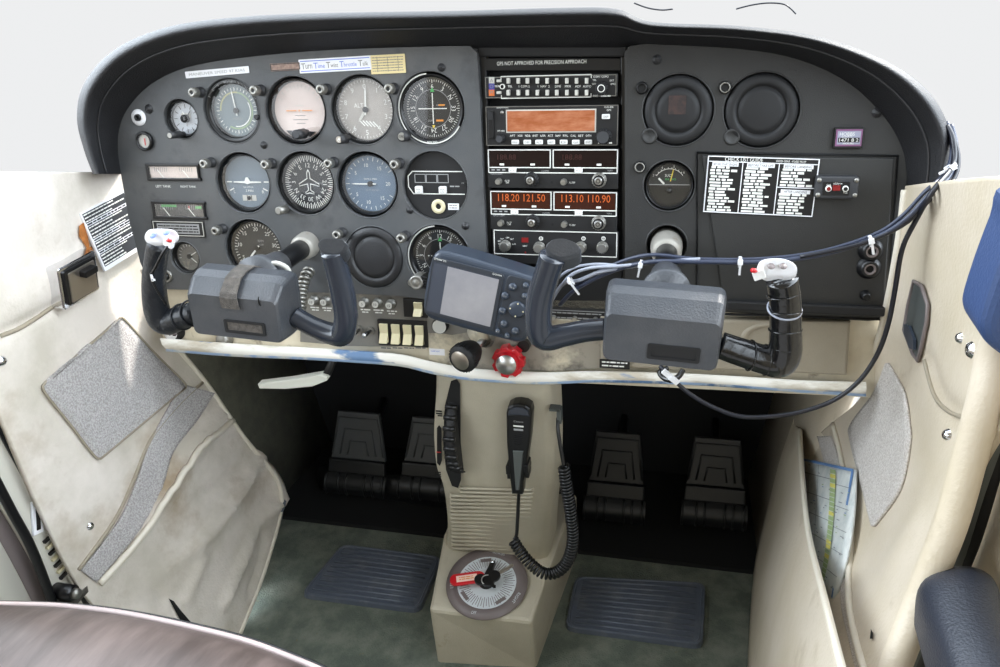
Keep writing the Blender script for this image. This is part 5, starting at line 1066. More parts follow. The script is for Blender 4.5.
key(.012, .002, 48, 'key_metal', 'brassy-bladed key pointing up right on the selector plate'); key(.004, -.006, 125, 'gauge_black', 'black key lying flat among the bunch on the selector', L=.008); key(-.006, -.004, -100, 'key_metal', 'black-headed key next to the red tag', L=.010, lift=.013)
mb = MB(); mb.tube([(.003*0+.009*math.cos(a), -.0155, .009*math.sin(a)) for a in [2*PI*i/28 for i in range(28)]], .0009, 'metal', 6, closed=True); solo('key_ring', mb, 'thin steel ring joining the keys and red tag', 'ring', MS @ Matrix.Translation((.001, -.003, -.006)) @ Matrix.Rotation(R(12), 4, 'Z'))
# trim wheel
tw = thing('trim_wheel', 'dark knobbed trim wheel in a slot at the left of the pedestal', 'wheel', Matrix.Translation(WY(458, 432, Yf+.01)))
ctr = WY(458, 432, Yf+.01); Rw = .073
# wheel lies in the vertical plane along the flight direction
mb = MB(); cW = V((0, .030, 0))
mb.lathe([(.0001, -.006), (Rw*.9, -.0065), (Rw*.985, -.0055), (Rw, -.002), (Rw, .002), (Rw*.985, .0055), (Rw*.9, .0065), (.0001, .006)], 'matt_black', 56, Matrix.Translation(cW) @ Matrix.Rotation(R(90), 4, 'Z')); obj('disc', mb, tw)
mb = MB()
for k in range(30):
    a = 2*PI*k/30; mb.tube([cW+V((-.0085, Rw*.99*math.cos(a), Rw*.99*math.sin(a))), cW+V((.0085, Rw*.99*math.cos(a), Rw*.99*math.sin(a)))], .0036, 'gauge_black', 8)
obj('rim_knobs', mb, tw)
mb = MB(); so2 = [(451, 381), (457, 379), (460, 384), (460.5, 420), (461, 480), (458, 488), (452, 486), (446, 470), (443, 440), (445, 405)]
oo = [PI_ @ WY(x, y, Yf-.0035) for x, y in so2]; mb.add([tuple(p) for p in oo], [tuple(range(len(oo)))], 'deep_black'); obj('wheel_slot', mb, ped)
mb = MB(); oo = [PI_ @ WY(x, y, Yf-.004) for x, y in ((437, 428), (439, 425), (441.5, 428), (442, 460), (440, 466), (437, 463))]; mb.add([tuple(p) for p in oo], [tuple(range(len(oo)))], 'deep_black'); a, b = PI_ @ WY(436.5, 452, Yf-.005), PI_ @ WY(441, 452.5, Yf-.005); mb.tube([a, b], .0009, 'red_mark', 6); obj('trim_scale', mb, ped)
for x, y in ((439, 413), (438, 474)):
    mb = MB(); p = PI_ @ WY(x, y, Yf-.0036); mb.box((0, 0, .003), (.009, .0006, .0022), 'gauge_black'); mb.box((0, 0, -.001), (.009, .0006, .0022), 'gauge_black'); mb.box((.001, 0, -.0045), (.007, .0006, .002), 'gauge_black'); obj('trim_label', mb, ped, M=Matrix.Translation(p))
# hand microphone
Ym = Yf-.022; mc = WY(520, 545, Ym); mt = WY(520, 402, Ym)
Mm = Matrix.Translation(WY(519, 489, Ym)); Mi = Mm.inverted()
mic = thing('hand_microphone', 'slim black hand microphone clipped upright on the pedestal front', 'microphone', Mm)
def mq(x, y, Y=Ym): p = Mi @ WY(x, y, Y); return (p.x, p.z)
ol = [mq(*p) for p in ((507.5, 410), (509, 404), (514, 401.3), (520, 400.8), (527, 402), (531.5, 405), (533, 411), (531.5, 435), (528, 460), (525, 478), (524, 491), (513, 490.5), (510.5, 470), (508, 440))]
mb = MB(); mb.slab(ol, -.010, .010, 'gauge_black', .004, steps=3); obj('body', mb, mic)
mb = MB(); o2 = [mq(*p) for p in ((509, 410.5), (511, 405.5), (515, 403), (520, 402.3), (526, 403.5), (530, 406.5), (531.5, 411.5), (520, 410))]; mb.slab(o2, -.013, -.009, 'yoke_gloss', .001); obj('top_grille', mb, mic)
mb = MB(); o3 = [mq(*p) for p in ((514.5, 446), (525, 446.5), (521, 485), (517.5, 485))]; mb.slab(o3, -.0125, -.009, 'vent_grey', .0012); obj('talk_bar', mb, mic)
mb = MB(); mb.text('Cessna', mq(520, 417.3), 'mark_grey', w=.013, y=-.0103); mb.rect(*mq(520, 422), .014, .0022, -.0103, 'mark_white'); mb.rect(*mq(520, 425.5), .013, .003, -.0103, 'mark_grey')
for k in range(6): mb.rect(*mq(519.5, 431+k*1.9), .011, .0009, -.0101, 'matt_black', t=.0008)
obj('lettering', mb, mic)
for sx, (x, y) in ((-1, (509.5, 466)), (1, (527.5, 465))):
    c = mq(x, y); mb = MB(); mb.box((c[0], 0, c[1]), (.006, .022, .014), 'gauge_black'); mb.box((c[0], .002, c[1]-.013), (.0055, .018, .009), 'gauge_black'); obj('clip', mb, mic, mods=[('bevel', .001)])
# microphone cord
mb = MB(); mb.tube(cr([WY(519, 490, Ym), WY(518.5, 500, Ym+.004), WY(517.5, 520, Ym), WY(516.5, 535, Ym-.004), WY(514, 540, Ym-.008)], 6), .0026, 'gauge_black', 10)
cord = solo('microphone_cord', mb, 'black coiled cord looping from the microphone round the pedestal side', 'cord')
path = [WY(513, 540, Ym-.010), WY(520, 551, Ym-.014), WY(530, 563, Ym-.020), WY(543, 573, Ym-.022), WY(557, 572, Ym-.018), WY(568, 560, Ym-.014), WY(573, 540, Ym-.012), WY(571, 515, Ym-.010), WY(567, 490, Ym-.008), WY(564, 466, Ym-.006)]
obj('coil', coil(path, .0072, .0052, .0021, 'gauge_black'), cord)
mb = MB(); mb.tube(cr([WY(564, 466, Ym-.006), WY(561, 450, Ym), WY(558, 430, Ym+.01), WY(558, 418, Ym+.02)], 5), .0026, 'gauge_black', 10); obj('lead', mb, cord)
mb = MB(); p = WY(555, 408, Ym+.022); mb.box((0, 0, 0), (.014, .012, .004), 'vent_grey', M=Matrix.Translation(p)); mb.box((.006, 0, -.010), (.006, .012, .022), 'vent_grey', M=Matrix.Translation(p)); solo('cord_clip', mb, 'small grey right-angle plug on the pedestal right edge', 'plug')
# ------------------------------------------------------------------ left side panel (leather)
def X(x, y, v): return (x, y, 0, v)
LR = [
 [X(-90, 178, -.205), X(-10, 172, -.205), X(60, 172, -.205), (98, 172, 0, -.205), (124, 172, 0, -.200)],
 [X(-90, 235, -.205), X(-10, 230, -.205), X(70, 222, -.205), X(112, 215, -.203), X(133, 212, -.198)],
 [X(-90, 330, -.215), X(-10, 312, -.215), X(66, 290, -.212), X(120, 275, -.207), X(150, 270, -.198)],
 [X(-18, 385, -.213), X(20, 365, -.213), X(72, 338, -.211), X(128, 326, -.208), X(166, 330, -.198)],
 [X(4, 425, -.214), X(45, 425, -.21), X(95, 408, -.205), X(155, 385, -.20), X(207, 384, -.19)],
 [X(38, 505, -.212), X(72, 500, -.206), X(120, 478, -.195), X(180, 447, -.183), X(243, 435, -.172)],
 [X(76, 582, -.208), X(102, 568, -.20), X(150, 545, -.185), X(210, 510, -.165), X(283, 488, -.150)],
 [X(108, 622, -.20), X(135, 632, -.19), X(170, 612, -.17), X(220, 580, -.150), X(270, 558, -.140)],
 [X(150, 680, -.185), X(168, 688, -.17), X(188, 676, -.152), X(215, 655, -.140), X(240, 636, -.134)]]
lp_, lb_ = SW(LR, 'side_panel', 'leather', 'padded cream leather side panel with dirt marks left of the yoke', 'side panel', 14, 12, .008, folds=[([(262, 455), (235, 500), (205, 540), (170, 575)], -.16, .016, .011), ([(281, 500), (262, 520), (244, 560), (225, 600)], -.145, .014, .010),
  ([(240, 470), (200, 500), (165, 545), (130, 590)], -.165, -.012, .009), ([(262, 500), (266, 540), (250, 590)], -.14, -.010, .008), ([(272, 470), (280, 495), (268, 515)], -.15, .012, .016),
  ([(222, 415), (205, 436), (188, 462), (160, 505), (130, 545), (96, 583)], -.18, .012, .010), ([(30, 210), (55, 255), (30, 300)], -.21, .006, .03), ([(90, 526), (91, 527)], -.2, -.004, .012),
  ([(205, 560), (190, 600)], -.155, .012, .011), ([(150, 575), (165, 600)], -.17, -.009, .009), ([(0, 336), (48, 310), (70, 296)], -.212, -.006, .008)])
def drape(tree, pts, off=.003): return [h_ for h_ in (hit(tree, x, y, off) for x, y in pts) if h_ is not None]
def seam(tree, pts, r, m, nm, par, off=.001, n=8, lab=None, nd=6):
    px_ = [(v.x, v.y) for v in cr([V((x, y, 0)) for x, y in pts], nd)]; d = drape(tree, px_, off); mb = MB(); mb.tube(d, r, m, n); return obj(nm, mb, par, lab)
def cloth(tree, quad, m, nm, par, lab=None, n=14, off=.0035, th=.003):
    # a patch between two pixel curves (left edge list, right edge list) laid on the surface
    A_, B_ = [cr([V((x, y, 0)) for x, y in e], n) for e in quad]; rows = []
    k = min(len(A_), len(B_))
    for i in range(k):
        a, b = A_[int(i*(len(A_)-1)/(k-1))], B_[int(i*(len(B_)-1)/(k-1))]; r_ = []
        for j in range(13):
            p = a.lerp(b, j/12); h_ = hit(tree, p.x, p.y, off)
            r_.append(h_)
        rows.append(r_)
    rows = [r_ for r_ in rows if all(p is not None for p in r_)]
    mb = MB(); mb.grid(rows, m); o = obj(nm, mb, par, lab, mods=[('solid', th, 'away')])
    return o, rows
pt, prow = cloth(lb_, ([(44, 382), (42, 391), (68, 424), (92, 455), (99, 458.5)], [(117, 320), (123, 320), (152, 352), (181, 381), (184, 388)]), 'patch_left', 'fabric_patch', lp_, 'grey tweed fabric patch')
edge = [r_[0] for r_ in prow]+prow[-1][1:]+[r_[-1] for r_ in prow[::-1]][1:]+prow[0][::-1][1:-1]
mb = MB(); mb.tube(edge, .0018, 'leather_seam', 6, closed=True); obj('patch_piping', mb, lp_)
cloth(lb_, ([(182, 383), (165, 412), (148, 445), (136, 480), (118, 520), (80, 570)], [(214, 392), (196, 420), (172, 452), (160, 490), (138, 530), (95, 582)]), 'patch_left', 'fabric_band', lp_, 'grey tweed pocket band')
seam(lb_, [(205, 380), (178, 405), (150, 440), (133, 480), (114, 520), (78, 570)], .0028, 'leather_seam', 'pocket_seam', lp_)
seam(lb_, [(238, 415), (222, 428), (205, 442), (188, 465), (160, 507), (130, 547), (98, 583)], .0052, 'leather_clean', 'pocket_edge', lp_, .004)
seam(lb_, [(284, 500), (276, 545), (262, 585), (243, 632)], .006, 'heel_plate', 'edge_binding', lp_, -.004)
seam(lb_, [(0, 336), (20, 328), (48, 310), (62, 300)], .003, 'leather_seam', 'trim_seam', lp_, .0)
seam(lb_, [(124, 175), (135, 215), (150, 268), (166, 330), (207, 384), (243, 436), (281, 490), (268, 560), (240, 634)], .0045, 'leather_clean', 'edge_roll', lp_, -.001)
def snap(tree, x, y, par, r=.0055):
    p = hit(tree, x, y, .0); q = hit(tree, x, y, .01); n_ = (q-p).normalized(); mb = MB(); u = n_.orthogonal().normalized(); v = n_.cross(u); Mq = Matrix((u, -n_, v)).transposed().to_4x4(); Mq.translation = p
    mb.lathe([(r*1.2, 0), (r*1.05, -.0012), (r*.8, -.0032), (r*.4, -.0042), (.0001, -.0045)], 'chrome', 18, Mq); obj('snap_button', mb, par)
for x, y in ((90, 526), (2, 361)): snap(lb_, x, y, lp_)
p0_ = drape(lb_, [(168, 598), (173, 601), (180, 610), (191, 623), (180, 621), (174, 610)], .002); mb = MB(); mb.add(p0_, [tuple(range(len(p0_)))], 'deep_black'); obj('tear', mb, lp_)
# white-on-black placard on the trim
def quad_on(tree, quad, off): return [hit(tree, x, y, off) for x, y in quad]
Q = quad_on(lb_, [(84, 217), (124.5, 185), (138, 244), (94, 275)], .006); c = sum(Q, V())/4; ux = (Q[1]-Q[0]).normalized(); nn = ux.cross(Q[3]-Q[0]).normalized()
if nn.dot(CP-c) < 0: nn = -nn
uz = (-(Q[3]-Q[0])).normalized(); 
w = ((Q[1]-Q[0]).length+(Q[2]-Q[3]).length)/2; h = ((Q[3]-Q[0]).length+(Q[2]-Q[1]).length)/2
MP = Matrix((ux, -nn, uz)).transposed().to_4x4(); MP.translation = c
mb = MB(); mb.slab([(-w/2, -h/2), (w/2, -h/2), (w/2, h/2), (-w/2, h/2)], -.0015, .002, 'label_white')
r7 = random.Random(11)
for k in range(17):
    z = h*(.45-k*.0535); 
    if k in (3, 8, 12): words(mb, -w*.46, w*.40, z, h*.030, -.0015, 'sticker_black', r7); continue
    mb.rect(0, z, w*.94, h*.0536, -.0015, 'sticker_black', t=.0002); words(mb, -w*.46, -w*.46+w*r7.uniform(.45, .92), z, h*.022, -.0018, 'mark_white', r7)
solo('limitations_placard', mb, 'white placard with dense black lettering stuck on the left side trim', 'placard', MP)
p0_ = drape(lb_, [(77, 226), (83, 221), (88, 248), (85, 248), (77, 236)], .003); mb = MB(); mb.add(p0_, [tuple(range(len(p0_)))], 'rust'); p0_ = drape(lb_, [(84, 248), (90, 246), (92, 255), (86, 256)], .003); mb.add(p0_, [tuple(range(len(p0_)))], 'rust'); obj('rust_stain', mb, lp_)
# ashtray
Q = quad_on(lb_, [(47, 268), (84, 248), (92, 290), (55, 312)], .010); c = sum(Q, V())/4; ux = (Q[1]-Q[0]).normalized(); nn = ux.cross(Q[3]-Q[0]).normalized()
if nn.dot(CP-c) < 0: nn = -nn
uz = (-(Q[3]-Q[0])).normalized(); w = (Q[1]-Q[0]).length; h = (Q[3]-Q[0]).length; MA = Matrix((ux, -nn, uz)).transposed().to_4x4(); MA.translation = c
ash = thing('ashtray', 'chrome-framed flip ashtray with black tab set in the left side trim', 'ashtray', MA)
mb = MB(); mb.slab(rrect(w, h, .004), -.006, .012, 'chrome', .002); obj('frame', mb, ash); mb = MB(); mb.slab(rrect(w*.84, h*.82, .003), -.009, -.006, 'gauge_black', .001); mb.slab(rrect(w*.70, h*.72, .002, 3, .001, -.001), -.0105, -.009, 'key_metal', .001); obj('lid', mb, ash)
mb = MB(); mb.slab(rrect(w*.34, h*.16, .002, 3, w*.10, h*.20), -.020, -.010, 'gauge_black', .001); obj('tab', mb, ash)
# ------------------------------------------------------------------ door frame and sill at far left
def strip(pts_a, pts_b, axis, val, m, nm, lab, cat, th=.01, par=None, n=6):
    A_ = cr([W(x, y, axis, v if isinstance(val, str) else val) for x, y, v in pts_a] if isinstance(val, str) else [W(x, y, axis, val) for x, y in pts_a], n)
    B_ = cr([W(x, y, axis, v) for x, y, v in pts_b] if isinstance(val, str) else [W(x, y, axis, val) for x, y in pts_b], n)
    mb = MB(); mb.grid([[a, a.lerp(b, .5), b] for a, b in zip(A_, B_)], m)
    return (obj(nm, mb, par, None, mods=[('solid', th, 0)]) if par else solo(nm, mb, lab, cat, mods=[('solid', th, 0)]))
XL = -.245
df = thing('door_frame', 'worn metal door frame with dark rubber seal along the lower left edge', 'door frame', Matrix.Translation(V((0, 0, 0))))
strip([(-40, 345), (0, 425), (40, 498), (85, 590), (110, 650)], [(-60, 400), (-16, 480), (24, 545), (62, 620), (80, 680)], 0, XL+.01, 'door_paint', 'inner_flange', None, None, .008, df)
strip([(-50, 395), (-10, 465), (28, 535), (62, 605), (80, 650)], [(-72, 415), (-34, 485), (6, 552), (38, 615), (54, 660)], 0, XL-.005, 'trim_plate', 'sill_plate', None, None, .006, df)
mb = MB(); mb.tube(cr([W(x, y, 0, XL+.02) for x, y in ((-30, 375), (0, 430), (40, 505), (78, 585), (104, 645))], 6), .004, 'gauge_black', 8); obj('rubber_seal', mb, df)
mb = MB(); mb.tube(cr([W(x, y, 0, XL+.02) for x, y in ((-20, 450), (10, 508), (30, 545), (48, 590), (58, 620))], 6), .006, 'gauge_black', 8); obj('rubber_seal', mb, df)
mb = MB()
for k in range(7):
    f = k/6; a = W(50+f*16, 537+f*36, 0, XL+.017); mb.box(a, (.004, .022, .004), 'ivory' if k % 2 else 'gauge_black')
obj('striped_strip', mb, df)
a = W(37, 517, 0, XL+.017); mb = MB(); mb.box((0, 0, 0), (.003, .016, .045), 'label_white', rot=Matrix.Rotation(R(-20), 3, 'X')); mb.box((.001, 0, 0), (.003, .006, .034), 'gauge_black', rot=Matrix.Rotation(R(-20), 3, 'X')); obj('latch_plate', mb, df, M=Matrix.Translation(a))
a = W(66, 592, 0, XL+.03); mb = MB(); mb.tube([(-.02, 0, 0), (.012, 0, 0)], .011, 'gauge_black', 14); mb.tube([(.012, 0, 0), (.020, 0, 0)], .007, 'dull_metal', 14); mb.box((0, .01, -.016), (.02, .05, .01), 'sill_metal'); obj('hinge_bolt', mb, df, M=Matrix.Translation(a))
mb = MB(); mb.tube(cr([W(x, y, 0, XL-.01) for x, y in ((-30, 520), (0, 570), (20, 605), (32, 640))], 6), .005, 'gauge_black', 8); obj('door_gap', mb, df)
strip([(-60, 400), (-34, 470), (6, 540), (40, 610), (56, 660)], [(-200, 520), (-150, 600), (-100, 660), (-60, 700), (-40, 740)], 0, XL-.015, 'door_paint', 'open_door', 'white painted door edge in the lower left corner', 'door', .02)
# ------------------------------------------------------------------ right side panel
RR = [
 [X(905, 186, .800), X(935, 182, .806), X(975, 178, .812), X(1030, 175, .815)],
 [X(897, 250, .800), X(925, 248, .812), X(968, 250, .818), X(1040, 250, .820)],
 [X(883, 320, .799), X(912, 318, .812), X(955, 315, .820), X(1045, 325, .822)],
 [X(862, 395, .797), X(895, 385, .810), X(945, 385, .820), X(1015, 400, .822)],
 [X(815, 440, .780), X(862, 440, .798), X(915, 445, .812), X(978, 460, .818)],
 [X(782, 505, .758), X(835, 512, .775), X(885, 520, .792), X(945, 535, .802)],
 [X(762, 580, .735), X(808, 590, .745), X(850, 600, .760), X(908, 612, .775)],
 [X(750, 668, .710), X(788, 680, .716), X(828, 690, .728), X(868, 700, .745)],
 [X(745, 760, .70), X(775, 765, .705), X(810, 770, .71), X(840, 780, .72)]]
rp_, rb_ = SW(RR, 'side_panel', 'leather_right', 'padded beige leather side panel with a map pocket right of the panel', 'side panel', 12, 10, .008, folds=[([(925, 360), (935, 395), (950, 412), (972, 420)], .815, -.005, .010), ([(947, 435), (948, 436)], .815, -.005, .014), ([(872, 635), (873, 636)], .765, -.004, .012),
  ([(860, 560), (850, 600), (862, 660)], .765, -.004, .012), ([(905, 520), (900, 560)], .79, .004, .02), ([(930, 210), (925, 260)], .81, .004, .02)])
pt, prow = cloth(rb_, ([(888, 363), (876, 392), (853, 424), (852, 440), (862, 480), (874, 527)], [(890, 363), (906, 392), (911, 420), (912, 445), (902, 490), (876, 527)]), 'patch_right', 'fabric_patch', rp_, 'pale grey fabric patch')
seam(rb_, [(905, 190), (898, 245), (884, 318), (864, 392)], .004, 'leather_clean', 'edge_roll', rp_, .0)
seam(rb_, [(925, 360), (935, 395), (950, 412), (972, 420)], .002, 'leather_seam', 'cushion_seam', rp_)
cloth(rb_, ([(806, 402), (816, 430), (826, 465), (842, 540), (842, 600), (850, 640), (862, 690)], [(822, 398), (830, 430), (840, 462), (852, 540), (850, 600), (858, 640), (874, 690)]), 'patch_right', 'fabric_band', rp_, 'grey pocket band', off=.002)
seam(rb_, [(826, 396), (836, 430), (845, 470), (853, 530), (850, 590), (856, 635), (872, 690)], .0035, 'leather_clean', 'pocket_seam', rp_, .002)
# pocket front standing proud of the panel
pk = surf([[W(795, 418, 0, .770), W(782, 455, 0, .755), W(770, 500, 0, .745), W(755, 570, 0, .722), W(748, 680, 0, .703)], [W(797, 425, 0, .772), W(790, 460, 0, .752), W(792, 510, 0, .742), W(790, 590, 0, .720), W(785, 690, 0, .702)], [W(800, 430, 0, .766), W(802, 470, 0, .750), W(808, 530, 0, .738), W(825, 600, 0, .722), W(845, 680, 0, .712)]], 6, 8)
mb = MB(); mb.grid(pk, 'leather_right'); pkt = obj('map_pocket', mb, rp_, None, mods=[('solid', .004, 0)])
mb = MB(); mb.tube(pk[-1], .0035, 'leather_clean', 8); obj('pocket_edge', mb, pkt)
# map
Q = [W(805, 459, 0, .768), W(856, 470, 0, .786), W(850, 545, 0, .772), W(829, 606, 0, .742), W(807, 540, 0, .752)]
def bil(u, v):
    L_ = W(805-1*v, 459+v*110, 0, .768-.03*v); R__ = W(856-12*v*v-14*v*v*v*0-10*v**3, 470+v*132, 0, .786-.032*v); return L_.lerp(R__, u)
mb = MB(); NV = 12
rows = [[bil(u/8, v/NV) for u in range(9)] for v in range(NV+1)]; mb.grid(rows, 'map_paper'); mp = thing('folded_map', 'folded paper chart with green and blue print sticking out of the right pocket', 'map', Matrix.Identity(4)); obj('sheet', mb, mp, mods=[('solid', .003, 0)])
nmap = (rows[0][8]-rows[0][0]).cross(rows[6][4]-rows[0][4]).normalized()
if nmap.dot(CP-rows[6][4]) < 0: nmap = -nmap
mb = MB(); r5 = random.Random(5)
def mpatch(u0, u1, v0, v1, m): q = [bil(u0, v0), bil(u1, v0), bil(u1, v1), bil(u0, v1)]; mb.add([p+nmap*.0030 for p in q], [(0, 1, 2, 3)], m)
mpatch(.0, 1, .0, .022, 'map_blue'); mpatch(.965, 1, .02, .98, 'map_blue')
for k in range(24): v = .04+k*.038; mpatch(.60, .70, v, v+.032, ('map_green', 'map_yellow', 'map_green')[r5.randrange(3)])
for k in range(5): v = .12+k*.17; mpatch(.02, .6, v, v+.006, 'map_line'); mpatch(.7, .95, v+.03, v+.035, 'map_line')
for u in (.15, .36): mpatch(u, u+.008, .03, .95, 'map_line')
for k in range(60): u, v = r5.uniform(.02, .92), r5.uniform(.04, .95); mpatch(u, u+r5.uniform(.02, .06), v, v+.007, ('map_blue', 'map_line', 'map_line', 'map_green')[r5.randrange(4)])
obj('print', mb, mp)
for x, y, r in ((960.5, 338, .0045), (971, 350, .0065), (947.5, 435, .005)): snap(rb_, x, y, rp_, r)
p0_ = drape(rb_, [(873, 630), (875, 634), (875, 640), (872, 640)], .002); mb = MB(); mb.add(p0_, [tuple(range(len(p0_)))], 'deep_black'); obj('snap_hole', mb, rp_)
# air vent slot
pts = [(917, 281), (925, 286), (931, 305), (930, 322), (925, 345), (921, 361), (916, 354), (907, 330), (911, 306)]
d = drape(rb_, pts, .003); d2 = drape(rb_, [(919+(x-919)*.66, 320+(y-320)*.72) for x, y in pts], .002); n = len(d)
vt = thing('air_vent', 'narrow diamond-shaped vent with stitched rim in the right side panel', 'vent', Matrix.Identity(4))
mb = MB(); mb.tube(d, .0022, 'trim_plate', 8, closed=True); obj('rim', mb, vt); mb = MB(); mb.add(d, [tuple(range(n))], 'vent_grey'); obj('pan', mb, vt)
d3 = drape(rb_, [(911, 324), (916, 326), (921, 340), (921, 350), (917, 348), (911, 333)], .006); mb = MB(); mb.add(d3, [tuple(range(len(d3)))], 'gps_shell'); obj('flap', mb, vt, mods=[('solid', .003, 0)])
# outer rolled edge and door post
E1 = [W(x, y, 0, v) for x, y, v in ((1020, 300, .815), (998, 345, .815), (985, 400, .812), (970, 455, .808), (950, 525, .800), (920, 600, .785), (885, 690, .76))]
mb = MB(); mb.tube(cr(E1, 6), .013, 'leather_right', 14); obj('outer_roll', mb, rp_)
mb = MB(); mb.tube(cr([W(x+16, y, 0, .83) for x, y in ((1010, 330), (990, 400), (968, 470), (945, 545), (915, 615), (880, 700))], 6), .012, 'vent_grey', 12)
dfr = solo('door_seal', mb, 'grey rubber door seal running beside the right side panel', 'door seal')
mb = MB(); mb.tube(cr([W(x+27, y, 0, .835) for x, y in ((1010, 330), (990, 400), (968, 470), (945, 545), (915, 615), (880, 700))], 6), .006, 'deep_black', 8); obj('gap', mb, dfr)
rows = surf([[W(x, y, 0, .85) for x, y in ((1015, 380), (1000, 440), (975, 520), (945, 600), (915, 700))], [W(x, y, 0, .85) for x, y in ((1060, 380), (1050, 450), (1030, 540), (1010, 620), (990, 720))], [W(x, y, 0, .84) for x, y in ((1130, 380), (1120, 450), (1100, 540), (1090, 620), (1080, 720))]], 5, 5)
mb = MB(); mb.grid(rows, 'leather_right'); solo('door_trim', mb, 'pale beige door trim behind the black armrest, lower right', 'door', mods=[('solid', .01, 0)])
# armrest
def AR(x, y, Y=-.42): return W(x, y, 1, Y)
rowsA = []
for (xl, yl, xr, yr, Y) in ((924, 578, 985, 580, -.36), (919, 588, 998, 592, -.385), (927, 620, 1004, 625, -.42), (940, 665, 1018, 668, -.46), (955, 720, 1040, 720, -.50)):
    a, b = AR(xl, yl, Y), AR(xr, yr, Y); c = (a+b)/2; u = (b-a)/2; dz = V((0, -.008, .022))
    rowsA.append([c-u-V((0, 0, .03)), c-u*1.0-dz*.2, c-u*.82+dz*.6, c+dz*.95-u*.3, c+dz*.95+u*.3, c+u*.82+dz*.6, c+u-dz*.2, c+u-V((0, 0, .03))])
first = [rowsA[0][i]+V((0, .012, -.012))*.8 for i in range(8)]; cc = sum(first, V())/8; first = [cc+(p-cc)*.8 for p in first]
mb = MB(); g_ = surf([first]+rowsA, 3, 4); mb.grid(g_, 'armrest_black'); mb.add(g_[0], [tuple(range(len(g_[0])))], 'armrest_black'); mb.add(g_[-1], [tuple(range(len(g_[-1])))], 'armrest_black'); solo('armrest', mb, 'black padded armrest poking in from the lower right corner', 'armrest')
# navy padded block at the right edge
Yb = -.30; o = [W(x, y, 1, Yb) for x, y in ((1003, 185), (990, 215), (975, 255), (964, 290), (963, 305), (970, 318), (985, 330), (1003, 340), (1060, 372), (1070, 185))]
c = sum(o, V())/len(o); oo = [(p.x-c.x, p.z-c.z) for p in o]; sm = [(v.x, v.y) for v in cr([V((a, b)) for a, b in oo], 4, True)]
mb = MB(); mb.slab(sm, -.05, .0, 'navy_vinyl', .010, steps=4); solo('navy_pad', mb, 'dark blue padded block hanging in at the right edge of the frame', 'pad', Matrix.Translation(c))
# ------------------------------------------------------------------ pilot seat edge
Zs = -.40
edge_ = [(-120, 606), (0, 608), (60, 610), (120, 617), (180, 629), (240, 644), (285, 660), (330, 680), (380, 712)]
e3 = [W(x, y, 2, Zs) for x, y in edge_]
def sh(p, dy, dz): return V((p.x-.1*dy*0, p.y+dy, p.z+dz))
rows = [[sh(p, .012, -.16) for p in e3], [sh(p, .016, -.05) for p in e3], [sh(p, .0, 0) for p in e3], [sh(p, -.03, .020) for p in e3], [sh(p, -.08, .026) for p in e3], [sh(p, -.15, .018) for p in e3], [sh(p, -.30, .0) for p in e3]]
mb = MB(); mb.grid(surf(rows, 6, 4), 'seat_leather'); st = thing('pilot_seat', 'brown leather seat cushion with piped edge in the lower left corner', 'seat', Matrix.Translation((0, 0, 0))); obj('cushion', mb, st, mods=[('solid', .004, 0)])
mb = MB(); mb.tube(cr([sh(p, .003, .002) for p in e3], 6), .0032, 'seat_piping', 10); obj('piping', mb, st)
mb = MB(); mb.tube(cr([sh(p, .010, -.002) for p in e3], 6), .0016, 'gauge_black', 8); obj('piping_stitch', mb, st)
# ------------------------------------------------------------------ cables
def cable(pts, r, m, label, nm='cable', n=8, par=None, grp='cables strung across the right panel'):
    P3 = []
    for x, y, d in pts:
        p = TILT @ P(x, y, d)
        if y > 184 and x > 880:
            h_ = hit(rb_, x, y, .006)
            if h_ is not None and (h_-CP).length < (p-CP).length: p = h_
        P3.append(p)
    P3 = cr(P3, 6); mb = MB(); mb.tube(P3, r, m, n)
    return obj(nm, mb, par) if par else solo(nm, mb, label, 'cable', group=grp)
base = [(951, 125, .045), (956, 150, .06), (950, 175, .08), (935, 195, .10), (905, 220, .11), (875, 238, .11), (820, 255, .11), (760, 262, .11), (700, 262, .11), (650, 262, .10), (610, 272, .08), (575, 290, .05), (560, 305, .03)]
cable(base, .0026, 'cable_blue', 'thickest dark blue cable sagging across the right panel to the radios')
cable([(x-2-(2 if i < 5 else 0), y-3 if i < 9 else y-7+(i-9)*2, d-.004) for i, (x, y, d) in enumerate(base)][:-1], .0020, 'cable_blue', 'thin blue cable running just above the thickest one')
cable([(949, 128, .05), (958, 155, .065), (953, 180, .085), (932, 203, .105), (903, 225, .11), (860, 244, .112), (800, 257, .112)], .0022, 'cable_black', 'short black cable in the bundle at the upper right corner')
cable([(700, 259, .11), (660, 262, .10), (620, 266, .09), (590, 268, .08), (570, 276, .06), (557, 292, .03)], .0020, 'cable_grey', 'pale grey cable curling left behind the right yoke grip')
cable([(640, 265, .09), (600, 272, .08), (580, 280, .06), (563, 284, .04), (552, 300, .03)], .0022, 'cable_grey', 'pale lower cable forking towards the black plate under the radios')
cable([(620, 266, .09), (600, 264, .08), (580, 266, .06), (566, 272, .05), (556, 280, .03)], .0016, 'cable_grey', 'thin pale uppermost cable looping behind the right yoke grip')
cable([(947, 126, .05), (953, 140, .06), (953, 165, .075), (940, 190, .095), (915, 222, .105), (902, 250, .10), (895, 290, .09), (888, 325, .09), (877, 355, .09), (858, 382, .09), (830, 402, .085), (790, 414, .08), (745, 417, .075), (715, 408, .07), (690, 394, .065), (672, 378, .06), (660, 366, .05)], .0026, 'cable_black', 'long black cable drooping below the panel and back up under the right yoke')
mb = MB(); P3 = cr([TILT @ P(x, y, d) for x, y, d in ((683, 370, .05), (679, 376, .055), (672, 380, .06), (664, 378, .055), (660, 372, .05), (668, 368, .045))], 6); mb.tube(P3, .0035, 'tape', 8)
